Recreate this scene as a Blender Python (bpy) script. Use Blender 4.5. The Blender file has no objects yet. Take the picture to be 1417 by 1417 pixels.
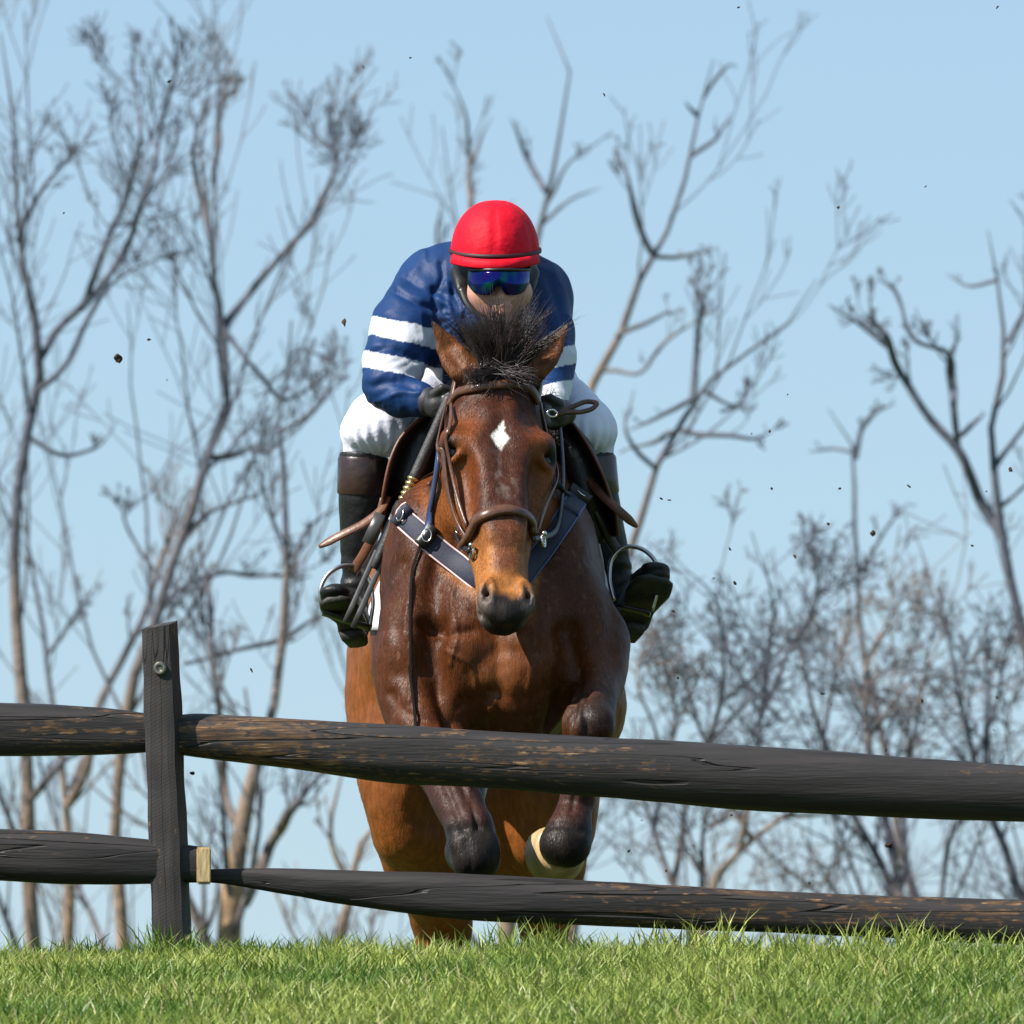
import bpy, bmesh, math, random
import numpy as np
from mathutils import Vector, Matrix
from mathutils.bvhtree import BVHTree

SC = bpy.context.scene
COL = SC.collection
rng = np.random.default_rng(7)
random.seed(7)

# ------------------------------------------------------------------ camera
DIST = 40.0                       # metres from the lens to the fence
FPX = 24000.0                     # focal length in photograph pixels (1417 wide): a long telephoto
EYE_Z = -0.5                      # the photographer stands down the slope, below the crest
PITCH = math.atan((0.08 - EYE_Z) / DIST) + math.atan((1300 - 708.5) / FPX)
cam_d = bpy.data.cameras.new('camera')
cam = bpy.data.objects.new('camera', cam_d)
COL.objects.link(cam)
cam.location = (0, -DIST, EYE_Z)
cam.rotation_euler = (math.pi / 2 + PITCH, 0, 0)
cam_d.sensor_width = 36.0
cam_d.lens = FPX / 1417.0 * 36.0
cam_d.clip_start = 0.5
cam_d.clip_end = 12000
cam_d.dof.use_dof = True
cam_d.dof.focus_distance = 40.6
cam_d.dof.aperture_fstop = 19.0
SC.camera = cam

# ------------------------------------------------------------------ sky, sun, exposure
SUN_AZ = math.radians(-64)        # left of the camera's back
SUN_EL = math.radians(44)
to_sun = Vector((math.sin(SUN_AZ) * math.cos(SUN_EL), -math.cos(SUN_AZ) * math.cos(SUN_EL), math.sin(SUN_EL)))
world = bpy.data.worlds.new('World')
SC.world = world
world.use_nodes = True
nt = world.node_tree
bg = nt.nodes['Background']
sky = nt.nodes.new('ShaderNodeTexSky')
sky.sky_type = 'NISHITA'
sky.sun_disc = False
sky.sun_elevation = SUN_EL
sky.sun_rotation = math.atan2(to_sun.x, to_sun.y)
sky.altitude = 1500
sky.air_density = 0.95
sky.dust_density = 0.0
sky.ozone_density = 6.5
veil = nt.nodes.new('ShaderNodeMix')          # thin even high haze over the clear sky
veil.data_type = 'RGBA'
veil.inputs[0].default_value = 0.6
veil.inputs[7].default_value = (3.95, 5.55, 6.95, 1)
nt.links.new(sky.outputs[0], veil.inputs[6])
nt.links.new(veil.outputs[2], bg.inputs['Color'])
bg.inputs['Strength'].default_value = 0.069
sun_d = bpy.data.lights.new('sun', 'SUN')
sun_d.energy = 5.0
sun_d.angle = math.radians(0.5)
sun_d.color = (1.0, 0.94, 0.85)
sun = bpy.data.objects.new('sun', sun_d)
COL.objects.link(sun)
sun.rotation_euler = (-to_sun).to_track_quat('-Z', 'Y').to_euler()
SC.view_settings.view_transform = 'Standard'
SC.view_settings.look = 'None'
SC.view_settings.exposure = 0.8
SC.view_settings.gamma = 1.0
SC.view_settings.use_curve_mapping = False
SC.render.engine = 'CYCLES'
SC.cycles.max_bounces = 6

# ------------------------------------------------------------------ measuring: photograph pixel + distance -> metres
_fw = np.array([0, math.cos(PITCH), math.sin(PITCH)])
_up = np.array([0, -math.sin(PITCH), math.cos(PITCH)])
_eye = np.array([0, -DIST, EYE_Z])


def W(px, py, d):
    """d = distance behind the fence, 600 units to the metre"""
    dr = _fw + np.array([1.0, 0, 0]) * ((px - 708.5) / FPX) + _up * ((708.5 - py) / FPX)
    return _eye + dr * ((d / 600.0 + DIST) / dr[1])


def WY(px, py, y):
    return W(px, py, y * 600.0)


PX = 1 / 588.0                    # size of one unit at the horse, metres


def V(a):
    return Vector((float(a[0]), float(a[1]), float(a[2])))


# ------------------------------------------------------------------ objects
def link(name, me, mat=None, parent=None):
    o = bpy.data.objects.new(name, me)
    COL.objects.link(o)
    if mat is not None:
        me.materials.append(mat)
    if parent is not None:
        o.parent = parent
        o.matrix_parent_inverse = Matrix.Translation(-parent.location)
    return o


def thing(name, label, cat, loc=(0, 0, 0), group=None):
    o = bpy.data.objects.new(name, None)
    COL.objects.link(o)
    o.location = V(loc)
    o.empty_display_size = 0.1
    o['label'] = label
    o['category'] = cat
    if group:
        o['group'] = group
    return o


def tag(o, label, cat, group=None):
    o['label'] = label
    o['category'] = cat
    if group:
        o['group'] = group
    return o


def np_mesh(name, verts, faces, smooth=True, col=None, quads=True):
    """faces: (n,4) or (n,3) int array, or a list of such arrays"""
    fl = faces if isinstance(faces, list) else [faces]
    fl = [np.asarray(f, dtype=np.int32) for f in fl if len(f)]
    verts = np.asarray(verts, dtype=np.float32)
    me = bpy.data.meshes.new(name)
    me.vertices.add(len(verts))
    me.vertices.foreach_set('co', verts.ravel())
    nl = sum(f.size for f in fl)
    nf = sum(len(f) for f in fl)
    me.loops.add(nl)
    me.polygons.add(nf)
    me.loops.foreach_set('vertex_index', np.concatenate([f.ravel() for f in fl]))
    tot = np.concatenate([np.full(len(f), f.shape[1], dtype=np.int32) for f in fl])
    st = np.concatenate([[0], np.cumsum(tot)[:-1]]).astype(np.int32)
    me.polygons.foreach_set('loop_start', st)
    me.update(calc_edges=True)
    me.validate()
    if smooth:
        me.polygons.foreach_set('use_smooth', np.ones(len(me.polygons), dtype=bool))
    if col is not None:
        a = me.color_attributes.new('Col', 'FLOAT_COLOR', 'POINT')
        c = np.ones((len(verts), 4), dtype=np.float32)
        c[:, :3] = col
        a.data.foreach_set('color', c.ravel())
    me.update()
    return me


# ------------------------------------------------------------------ materials
def pmat(name, col=(0.5, 0.5, 0.5), rough=0.5, attr=False, var=0.15, vscale=30.0, bump=0.0, bscale=60.0,
         metal=0.0, spec=0.5, coat=0.0, stretch=(1, 1, 1), sheen=0.0, fine=0.0, fscale=600.0):
    m = bpy.data.materials.new(name)
    m.use_nodes = True
    n, l = m.node_tree.nodes, m.node_tree.links
    b = n['Principled BSDF']
    b.inputs['Roughness'].default_value = rough
    b.inputs['Metallic'].default_value = metal
    b.inputs['Specular IOR Level'].default_value = spec
    b.inputs['Coat Weight'].default_value = coat
    b.inputs['Coat Roughness'].default_value = 0.15
    if sheen:
        b.inputs['Sheen Weight'].default_value = sheen
    tc = n.new('ShaderNodeTexCoord')
    mp = n.new('ShaderNodeMapping')
    mp.inputs['Scale'].default_value = stretch
    l.new(tc.outputs['Object'], mp.inputs['Vector'])
    nz = n.new('ShaderNodeTexNoise')
    nz.inputs['Scale'].default_value = vscale
    nz.inputs['Detail'].default_value = 5
    l.new(mp.outputs[0], nz.inputs['Vector'])
    mr = n.new('ShaderNodeMapRange')
    mr.inputs['From Min'].default_value = 0.3
    mr.inputs['From Max'].default_value = 0.7
    mr.inputs['To Min'].default_value = 1 - var
    mr.inputs['To Max'].default_value = 1 + var
    l.new(nz.outputs['Fac'], mr.inputs['Value'])
    mx = n.new('ShaderNodeMix')
    mx.data_type = 'RGBA'
    mx.blend_type = 'MULTIPLY'
    mx.inputs[0].default_value = 1.0
    if attr:
        at = n.new('ShaderNodeAttribute')
        at.attribute_name = 'Col'
        l.new(at.outputs['Color'], mx.inputs[6])
    else:
        mx.inputs[6].default_value = (*col, 1)
    l.new(mr.outputs[0], mx.inputs[7])
    l.new(mx.outputs[2], b.inputs['Base Color'])
    if bump or fine:
        last = None
        for s, sc in ((bump, bscale), (fine, fscale)):
            if not s:
                continue
            nb = n.new('ShaderNodeTexNoise')
            nb.inputs['Scale'].default_value = sc
            nb.inputs['Detail'].default_value = 4
            l.new(mp.outputs[0], nb.inputs['Vector'])
            bp = n.new('ShaderNodeBump')
            bp.inputs['Strength'].default_value = s
            bp.inputs['Distance'].default_value = 0.6 / sc
            l.new(nb.outputs['Fac'], bp.inputs['Height'])
            if last is not None:
                l.new(last.outputs[0], bp.inputs['Normal'])
            last = bp
        l.new(last.outputs[0], b.inputs['Normal'])
    return m


# ------------------------------------------------------------------ value noise (numpy)
_lat = rng.random((32, 32, 32)).astype(np.float32)


def vnoise(p, scale):
    q = np.asarray(p) * scale
    i = np.floor(q).astype(int)
    f = q - i
    f = f * f * (3 - 2 * f)
    i &= 31
    j = (i + 1) & 31
    x0, y0, z0 = i[:, 0], i[:, 1], i[:, 2]
    x1, y1, z1 = j[:, 0], j[:, 1], j[:, 2]
    fx, fy, fz = f[:, 0], f[:, 1], f[:, 2]
    a = _lat[x0, y0, z0] * (1 - fx) + _lat[x1, y0, z0] * fx
    b = _lat[x0, y1, z0] * (1 - fx) + _lat[x1, y1, z0] * fx
    c = _lat[x0, y0, z1] * (1 - fx) + _lat[x1, y0, z1] * fx
    d = _lat[x0, y1, z1] * (1 - fx) + _lat[x1, y1, z1] * fx
    return (a * (1 - fy) + b * fy) * (1 - fz) + (c * (1 - fy) + d * fy) * fz


def fbm(p, scale, oct=3):
    s, a, t = 0, 1.0, 0
    for k in range(oct):
        s = s + a * vnoise(np.asarray(p) + 3.7 * k, scale * 2 ** k)
        t += a
        a *= 0.5
    return s / t


def seen_at(p):
    q = np.asarray(p) - _eye
    dep = q @ _fw
    return 708.5 + FPX * q[:, 0] / dep, 708.5 - FPX * (q @ _up) / dep


def smooth_table(xs, ys, n=240):
    """smooth curve through the stations"""
    xs, ys = np.array(xs, float), np.array(ys, float)
    m = np.gradient(ys, xs)
    t = np.linspace(xs[0], xs[-1], n)
    k = np.clip(np.searchsorted(xs, t, side='right') - 1, 0, len(xs) - 2)
    h = xs[k + 1] - xs[k]
    s = (t - xs[k]) / h
    v = (2 * s**3 - 3 * s**2 + 1) * ys[k] + (s**3 - 2 * s**2 + s) * h * m[k] + (-2 * s**3 + 3 * s**2) * ys[k + 1] + (s**3 - s**2) * h * m[k + 1]
    return t, v


# ------------------------------------------------------------------ a sculpting field: smooth unions of bodies, skinned by surface nets
class Clay:
    def __init__(self, lo, hi, step, ys=None):
        self.xs = np.arange(lo[0], hi[0], step, dtype=np.float32)
        self.ys = np.arange(lo[1], hi[1], step, dtype=np.float32) if ys is None else np.asarray(ys, np.float32)
        self.zs = np.arange(lo[2], hi[2], step, dtype=np.float32)
        self.F = np.full((len(self.xs), len(self.ys), len(self.zs)), 0.5, dtype=np.float32)

    def sub(self, lo, hi):
        s = []
        for a, l, h in zip((self.xs, self.ys, self.zs), lo, hi):
            i0, i1 = np.searchsorted(a, l), np.searchsorted(a, h)
            s.append(slice(max(int(i0) - 1, 0), min(int(i1) + 1, len(a))))
        sl = tuple(s)
        return sl, self.xs[sl[0]][:, None, None], self.ys[sl[1]][None, :, None], self.zs[sl[2]][None, None, :]

    def put(self, sl, d, k, cut=False):
        a = self.F[sl]
        if d.size == 0:
            return
        if cut:
            b = -d
            h = np.maximum(k - np.abs(a - b), 0) / k
            self.F[sl] = np.maximum(a, b) + h * h * k * 0.25
        else:
            h = np.maximum(k - np.abs(a - d), 0) / k
            self.F[sl] = np.minimum(a, d) - h * h * k * 0.25

    def chain(self, pts, k=20, cut=False, flat=None):
        """pts: (px, py, d, r) stations; flat: (axis, factor) squashes the section along an axis"""
        P = [W(*p[:3]) for p in pts]
        r = [p[3] * PX for p in pts]
        k = k * PX
        self.chain_m(P, r, k, cut, flat)

    def chain_m(self, P, r, k, cut=False, flat=None):
        R = max(r) + k + 0.012
        lo = np.min(P, axis=0) - R
        hi = np.max(P, axis=0) + R
        sl, X, Y, Z = self.sub(lo, hi)
        best = None
        for i in range(len(P) - 1):
            p, q = P[i], P[i + 1]
            e = q - p
            L2 = float(e @ e) + 1e-12
            dx, dy, dz = X - p[0], Y - p[1], Z - p[2]
            t = np.clip((dx * e[0] + dy * e[1] + dz * e[2]) / L2, 0, 1)
            dx, dy, dz = dx - t * e[0], dy - t * e[1], dz - t * e[2]
            d2 = dx * dx + dy * dy + dz * dz
            if flat is not None:
                ax, f = flat
                c = dx * ax[0] + dy * ax[1] + dz * ax[2]
                d2 = d2 + c * c * (1 / (f * f) - 1)
            t = t * t * (3 - 2 * t) * 0.5 + t * 0.5
            d = np.sqrt(d2) - (r[i] + (r[i + 1] - r[i]) * t)
            best = d if best is None else np.minimum(best, d)
        self.put(sl, best.astype(np.float32), k, cut)

    def ell(self, c, rad, k=20, cut=False, rot=None):
        """c: (px, py, d); rad: half sizes across, in depth, in height (units)"""
        p = W(*c)
        self.ell_m(p, np.array(rad) * PX, k * PX, cut, rot)

    def ell_m(self, p, rad, k, cut=False, rot=None):
        R = max(rad) + k + 0.01
        rr = np.array([R] * 3) if rot is not None else np.array(rad) + k + 0.01
        sl, X, Y, Z = self.sub(p - rr, p + rr)
        dx, dy, dz = X - p[0], Y - p[1], Z - p[2]
        if rot is not None:
            A = np.array(rot)              # rows = local axes
            dx, dy, dz = (A[0, 0] * dx + A[0, 1] * dy + A[0, 2] * dz, A[1, 0] * dx + A[1, 1] * dy + A[1, 2] * dz, A[2, 0] * dx + A[2, 1] * dy + A[2, 2] * dz)
        k0 = np.sqrt((dx / rad[0]) ** 2 + (dy / rad[1]) ** 2 + (dz / rad[2]) ** 2)
        k1 = np.sqrt((dx / rad[0] ** 2) ** 2 + (dy / rad[1] ** 2) ** 2 + (dz / rad[2] ** 2) ** 2)
        d = k0 * (k0 - 1) / (k1 + 1e-9)
        self.put(sl, d.astype(np.float32), k, cut)

    def skin(self):
        F = self.F
        ins = F < 0
        nx, ny, nz = F.shape
        cnt = np.zeros((nx - 1, ny - 1, nz - 1), np.int8)
        for a in (0, 1):
            for b in (0, 1):
                for c in (0, 1):
                    cnt += ins[a:nx - 1 + a, b:ny - 1 + b, c:nz - 1 + c]
        act = (cnt > 0) & (cnt < 8)
        I, J, K = np.nonzero(act)
        n = len(I)
        idx = np.full(act.shape, -1, np.int32)
        idx[I, J, K] = np.arange(n)
        val = {(a, b, c): F[I + a, J + b, K + c] for a in (0, 1) for b in (0, 1) for c in (0, 1)}
        acc = np.zeros((n, 3))
        num = np.zeros(n)
        for ax in range(3):
            for u in (0, 1):
                for v in (0, 1):
                    k0 = [u, v]
                    k0.insert(ax, 0)
                    k1 = [u, v]
                    k1.insert(ax, 1)
                    A, B = val[tuple(k0)], val[tuple(k1)]
                    m = (A < 0) != (B < 0)
                    t = np.where(m, A / np.where(m, A - B, 1), 0)
                    o = np.zeros((n, 3))
                    o[:] = k0
                    o[:, ax] += t
                    acc[m] += o[m]
                    num[m] += 1
        fr = acc / num[:, None]
        xs, ys, zs = self.xs, self.ys, self.zs
        Vt = np.stack([xs[I] + fr[:, 0] * (xs[I + 1] - xs[I]), ys[J] + fr[:, 1] * (ys[J + 1] - ys[J]), zs[K] + fr[:, 2] * (zs[K + 1] - zs[K])], 1)
        faces = []
        for ax in range(3):
            s0 = [slice(None)] * 3
            s1 = [slice(None)] * 3
            s0[ax] = slice(0, -1)
            s1[ax] = slice(1, None)
            A, B = ins[tuple(s0)], ins[tuple(s1)]
            ed = np.argwhere(A != B)
            o1, o2 = [a for a in range(3) if a != ax]
            ok = (ed[:, o1] > 0) & (ed[:, o2] > 0) & (ed[:, o1] < F.shape[o1] - 1) & (ed[:, o2] < F.shape[o2] - 1)
            ed = ed[ok]
            fl = A[tuple(ed.T)]
            q = []
            for (u, v) in ((0, 0), (1, 0), (1, 1), (0, 1)):
                e = ed.copy()
                e[:, o1] -= u
                e[:, o2] -= v
                q.append(idx[tuple(e.T)])
            q = np.stack(q, 1)
            if ax == 1:
                fl = ~fl
            q[~fl] = q[~fl][:, ::-1]
            faces.append(q)
        Fc = np.concatenate(faces)
        Fc = Fc[(Fc >= 0).all(1)]
        return Vt, Fc


def vert_normals(Vt, Fc):
    a, b, c, d = (Vt[Fc[:, i]] for i in range(4))
    fn = np.cross(c - a, d - b)
    N = np.zeros_like(Vt)
    for i in range(4):
        np.add.at(N, Fc[:, i], fn)
    return N / (np.linalg.norm(N, axis=1, keepdims=True) + 1e-12)


def relax(Vt, Fc, it=1, f=0.5):
    for _ in range(it):
        S = np.zeros_like(Vt)
        C = np.zeros(len(Vt))
        for i in range(4):
            j = Fc[:, (i + 1) % 4]
            np.add.at(S, Fc[:, i], Vt[j])
            np.add.at(S, j, Vt[Fc[:, i]])
            np.add.at(C, Fc[:, i], 1)
            np.add.at(C, j, 1)
        Vt = Vt + f * (S / np.maximum(C, 1)[:, None] - Vt)
    return Vt


# ------------------------------------------------------------------ sweeps
def resample(P, n):
    """smooth curve through the points, n samples"""
    P = np.asarray(P, float)
    t = np.concatenate([[0], np.cumsum(np.linalg.norm(np.diff(P, axis=0), axis=1))])
    t = t / t[-1]
    out = np.zeros((n, P.shape[1]))
    for c in range(P.shape[1]):
        out[:, c] = smooth_table(t, P[:, c], n)[1] if len(P) > 2 else np.interp(np.linspace(0, 1, n), t, P[:, c])
    return out


def sweep_tubes(paths, radii, sides=5, ref=(0.31, 0.9, 0.3), cap=True):
    """paths (N,K,3), radii (N,K) -> verts, quads for all tubes at once"""
    P = np.asarray(paths, float)
    r = np.asarray(radii, float)
    N, K, _ = P.shape
    T = np.gradient(P, axis=1)
    T /= np.linalg.norm(T, axis=2, keepdims=True) + 1e-12
    A = np.cross(T, np.array(ref))
    A /= np.linalg.norm(A, axis=2, keepdims=True) + 1e-9
    B = np.cross(T, A)
    an = np.arange(sides) * 2 * math.pi / sides
    ring = P[:, :, None, :] + r[:, :, None, None] * (A[:, :, None, :] * np.cos(an)[None, None, :, None] + B[:, :, None, :] * np.sin(an)[None, None, :, None])
    vs = ring.reshape(-1, 3)
    base = (np.arange(N)[:, None, None] * K + np.arange(K - 1)[None, :, None]) * sides
    s = np.arange(sides)[None, None, :]
    s2 = (s + 1) % sides
    q = np.stack([base + s, base + s2, base + sides + s2, base + sides + s], -1).reshape(-1, 4)
    fl = [q]
    if cap and sides == 4:
        b0 = (np.arange(N) * K) * 4
        b1 = (np.arange(N) * K + K - 1) * 4
        fl = [np.concatenate([q, b0[:, None] + np.array([[3, 2, 1, 0]]), b1[:, None] + np.array([[0, 1, 2, 3]])])]
    return vs, fl[0]


def tube_mesh(name, P, r, sides=10, n=None, col=None):
    P = np.asarray(P, float)
    r = np.full(len(P), r) if np.isscalar(r) else np.asarray(r, float)
    if n:
        rr = resample(np.concatenate([P, r[:, None]], 1), n)
        P, r = rr[:, :3], np.maximum(rr[:, 3], 1e-4)
    # rounded ends
    T0 = (P[0] - P[1]) / np.linalg.norm(P[0] - P[1])
    T1 = (P[-1] - P[-2]) / np.linalg.norm(P[-1] - P[-2])
    P = np.concatenate([[P[0] + T0 * r[0] * .5], P, [P[-1] + T1 * r[-1] * .5]])
    r = np.concatenate([[r[0] * .35], r, [r[-1] * .35]])
    v, f = sweep_tubes(P[None], r[None], sides)
    nn = len(v)
    v = np.concatenate([v, [P[0], P[-1]]])
    s = np.arange(sides)
    t0 = np.stack([np.full(sides, nn), (s + 1) % sides, s], 1)
    e = nn - sides
    t1 = np.stack([np.full(sides, nn + 1), e + s, e + (s + 1) % sides], 1)
    return np_mesh(name, v, [f, np.concatenate([t0, t1])], col=col)


def strap_arrays(P, Nn, w, t):
    """a leather strap: rounded flat section swept along P with outward normals Nn; w, t in metres (scalar or per point)"""
    P, Nn = np.asarray(P, float), np.asarray(Nn, float)
    K = len(P)
    w = np.full(K, w) if np.isscalar(w) else np.asarray(w)
    T = np.gradient(P, axis=0)
    T /= np.linalg.norm(T, axis=1, keepdims=True) + 1e-12
    Nn = Nn - (Nn * T).sum(1, keepdims=True) * T
    Nn /= np.linalg.norm(Nn, axis=1, keepdims=True) + 1e-12
    B = np.cross(T, Nn)
    sec = np.array([(-.5, 0), (-.5, .6), (-.4, 1), (0, 1.12), (.4, 1), (.5, .6), (.5, 0), (.4, -.3), (-.4, -.3)])
    m = len(sec)
    ring = P[:, None] + B[:, None] * (sec[None, :, 0, None] * w[:, None, None]) + Nn[:, None] * (sec[None, :, 1, None] * t)
    v = ring.reshape(-1, 3)
    base = np.arange(K - 1)[:, None] * m
    s = np.arange(m)[None, :]
    q = np.stack([base + s, base + (s + 1) % m, base + m + (s + 1) % m, base + m + s], -1).reshape(-1, 4)
    n = len(v)
    v = np.concatenate([v, [P[0], P[-1]]])
    s = np.arange(m)
    t0 = np.stack([np.full(m, n), (s + 1) % m, s], 1)
    e = n - m
    t1 = np.stack([np.full(m, n + 1), e + s, e + (s + 1) % m], 1)
    return v, q, np.concatenate([t0, t1])


def strap_mesh(name, P, Nn, w, t):
    v, q, tr = strap_arrays(P, Nn, w, t)
    return np_mesh(name, v, [q, tr])


# =================================================================== GROUND
def ground_z(y):
    y = np.asarray(y, float)
    a = np.where(y < 0, 0.056, 0.10)
    z = -(np.sqrt((a * y) ** 2 + 0.03 ** 2) - 0.03)
    return np.where(y > 0, -3.4 * np.tanh(-z / 3.4), np.where(y < -40, np.maximum(z, -2.2) - 0.004 * np.maximum(-40 - y, 0) ** .5, z))


def build_ground():
    ys = np.concatenate([[-3000, -800, -200, -80], np.arange(-45, -9, 3.0), np.arange(-9, 6, 0.25), np.arange(6, 60, 3), [80, 140, 300, 900, 3000, 9000]])
    xs = np.concatenate([[-6000, -1500, -300, -80, -25], np.arange(-9, 9.1, 0.5), [25, 80, 300, 1500, 6000]])
    X, Y = np.meshgrid(xs, ys)
    Z = ground_z(Y) + 0.012 * np.sin(X * 1.7 + 0.4) * (np.abs(Y) < 9)
    v = np.stack([X, Y, Z], -1).reshape(-1, 3)
    nx = len(xs)
    i = (np.arange(len(ys) - 1)[:, None] * nx + np.arange(nx - 1)[None, :]).ravel()
    q = np.stack([i, i + 1, i + nx + 1, i + nx], 1)
    m = pmat('turf soil', (0.075, 0.105, 0.022), 0.9, var=0.45, vscale=6, bump=0.5, bscale=40, spec=0.2)
    o = link('ground', np_mesh('ground', v, q), m)
    o['kind'] = 'structure'


build_ground()


def grass_mat():
    m = bpy.data.materials.new('grass blade')
    m.use_nodes = True
    n, l = m.node_tree.nodes, m.node_tree.links
    n.remove(n['Principled BSDF'])
    at = n.new('ShaderNodeAttribute')
    at.attribute_name = 'Col'
    pb = n.new('ShaderNodeBsdfPrincipled')
    pb.inputs['Roughness'].default_value = 0.45
    pb.inputs['Specular IOR Level'].default_value = 0.4
    tr = n.new('ShaderNodeBsdfTranslucent')
    l.new(at.outputs['Color'], pb.inputs['Base Color'])
    l.new(at.outputs['Color'], tr.inputs['Color'])
    mx = n.new('ShaderNodeMixShader')
    mx.inputs[0].default_value = 0.3
    l.new(pb.outputs[0], mx.inputs[1])
    l.new(tr.outputs[0], mx.inputs[2])
    l.new(mx.outputs[0], n['Material Output'].inputs['Surface'])
    return m


def build_grass():
    def blades(x, y, h, w, lean):
        n = len(x)
        z = ground_z(y) + 0.012 * np.sin(x * 1.7 + 0.4)
        b = np.stack([x, y, z - 0.005], 1)
        ang = rng.uniform(0, 2 * math.pi, n)
        face = rng.uniform(-0.9, 0.9, n)
        side = np.stack([np.cos(face), np.sin(face), np.zeros(n)], 1)
        ld = np.stack([np.cos(ang), np.sin(ang), np.zeros(n)], 1) * (lean * h)[:, None]
        up = np.array([0, 0, 1.0])
        out = []
        for t, wf in ((0, 1.0), (0.4, 0.95), (0.75, 0.65)):
            c = b + up * (h * (t - 0.12 * t * t))[:, None] + ld * (t * t)
            out += [c - side * (w * wf * .5)[:, None], c + side * (w * wf * .5)[:, None]]
        out.append(b + up * (h * 0.88)[:, None] + ld)
        v = np.stack(out, 1).reshape(-1, 3)
        o = np.arange(n)[:, None] * 7
        q = np.concatenate([o + np.array([[0, 1, 3, 2]]), o + np.array([[2, 3, 5, 4]])])
        t = o + np.array([[4, 5, 6]])
        # pigment: patches of yellow-green and deep green, straw here and there
        pn = fbm(b * np.array([1, .5, 1]), 2.2, 3)
        mixv = np.clip((pn - 0.3) * 2.2 + rng.normal(0, .28, n), 0, 1)[:, None]
        c = np.array([0.095, 0.18, 0.024]) * (1 - mixv) + np.array([0.33, 0.385, 0.085]) * mixv
        st = rng.random(n) < 0.05
        c[st] = np.array([0.46, 0.42, 0.19]) * rng.uniform(.6, 1.1, (st.sum(), 1))
        c *= rng.uniform(.8, 1.2, (n, 1))
        return v, q, t, np.repeat(c, 7, axis=0)

    sets = []
    n = 140000
    x = rng.uniform(-1.7, 1.7, n)
    y = rng.uniform(-7.5, 1.0, n)
    clump = fbm(np.stack([x, y, x * 0], 1), 5.0, 2)
    sets.append(blades(x, y, rng.uniform(.05, .112, n) * (0.5 + 0.8 * clump) * np.where((y > -.9) & (x > -.3), .72, 1.0), rng.uniform(.0032, .0064, n), rng.uniform(.1, .8, n)))
    n = 45000
    x = rng.uniform(-7, 7, n)
    y = rng.uniform(-12, 4.5, n)
    sets.append(blades(x, y, rng.uniform(.05, .09, n), rng.uniform(.005, .009, n), rng.uniform(.1, .8, n)))
    n = 2600
    y = rng.uniform(-1.6, .5, n)
    sets.append(blades(rng.uniform(-1.5, 1.5, n), y, rng.uniform(.07, .125, n), rng.uniform(.0026, .005, n), rng.uniform(.15, .8, n)))
    # taller tufts left by the mower along the foot of the fence
    tx = np.concatenate([rng.uniform(-1.4, 1.4, 55), W(235, 1290, 0)[0] + rng.normal(0, .035, 7), W(735, 1290, 0)[0] + rng.normal(0, .03, 5),
                         W(1200, 1290, 0)[0] + rng.normal(0, .06, 5), W(980, 1290, 0)[0] + rng.normal(0, .06, 4)])
    ty = np.concatenate([rng.uniform(-.3, .35, 55), rng.uniform(-.12, -.04, 21)])
    k = 26
    x = np.repeat(tx, k) + rng.normal(0, .03, len(tx) * k)
    y = np.repeat(ty, k) + rng.normal(0, .03, len(tx) * k)
    sc = np.repeat(np.concatenate([rng.uniform(.6, 1.15, 55), rng.uniform(1.0, 1.3, 21)]), k)
    sets.append(blades(x, y, rng.uniform(.06, .135, len(x)) * sc, rng.uniform(.0035, .006, len(x)), rng.uniform(.1, .7, len(x))))
    off, vs, qs, ts, cs = 0, [], [], [], []
    for v, q, t, c in sets:
        vs.append(v)
        qs.append(q + off)
        ts.append(t + off)
        cs.append(c)
        off += len(v)
    me = np_mesh('grass', np.concatenate(vs), [np.concatenate(qs), np.concatenate(ts)], col=np.concatenate(cs))
    o = link('grass', me, grass_mat())
    tag(o, 'bright green unmown grass covering the crest in front of the fence', 'grass')
    o['kind'] = 'stuff'


build_grass()

# =================================================================== TREES
bark = pmat('bark', attr=True, rough=0.85, var=0.35, vscale=5, bump=0.5, bscale=12, spec=0.2)


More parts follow.
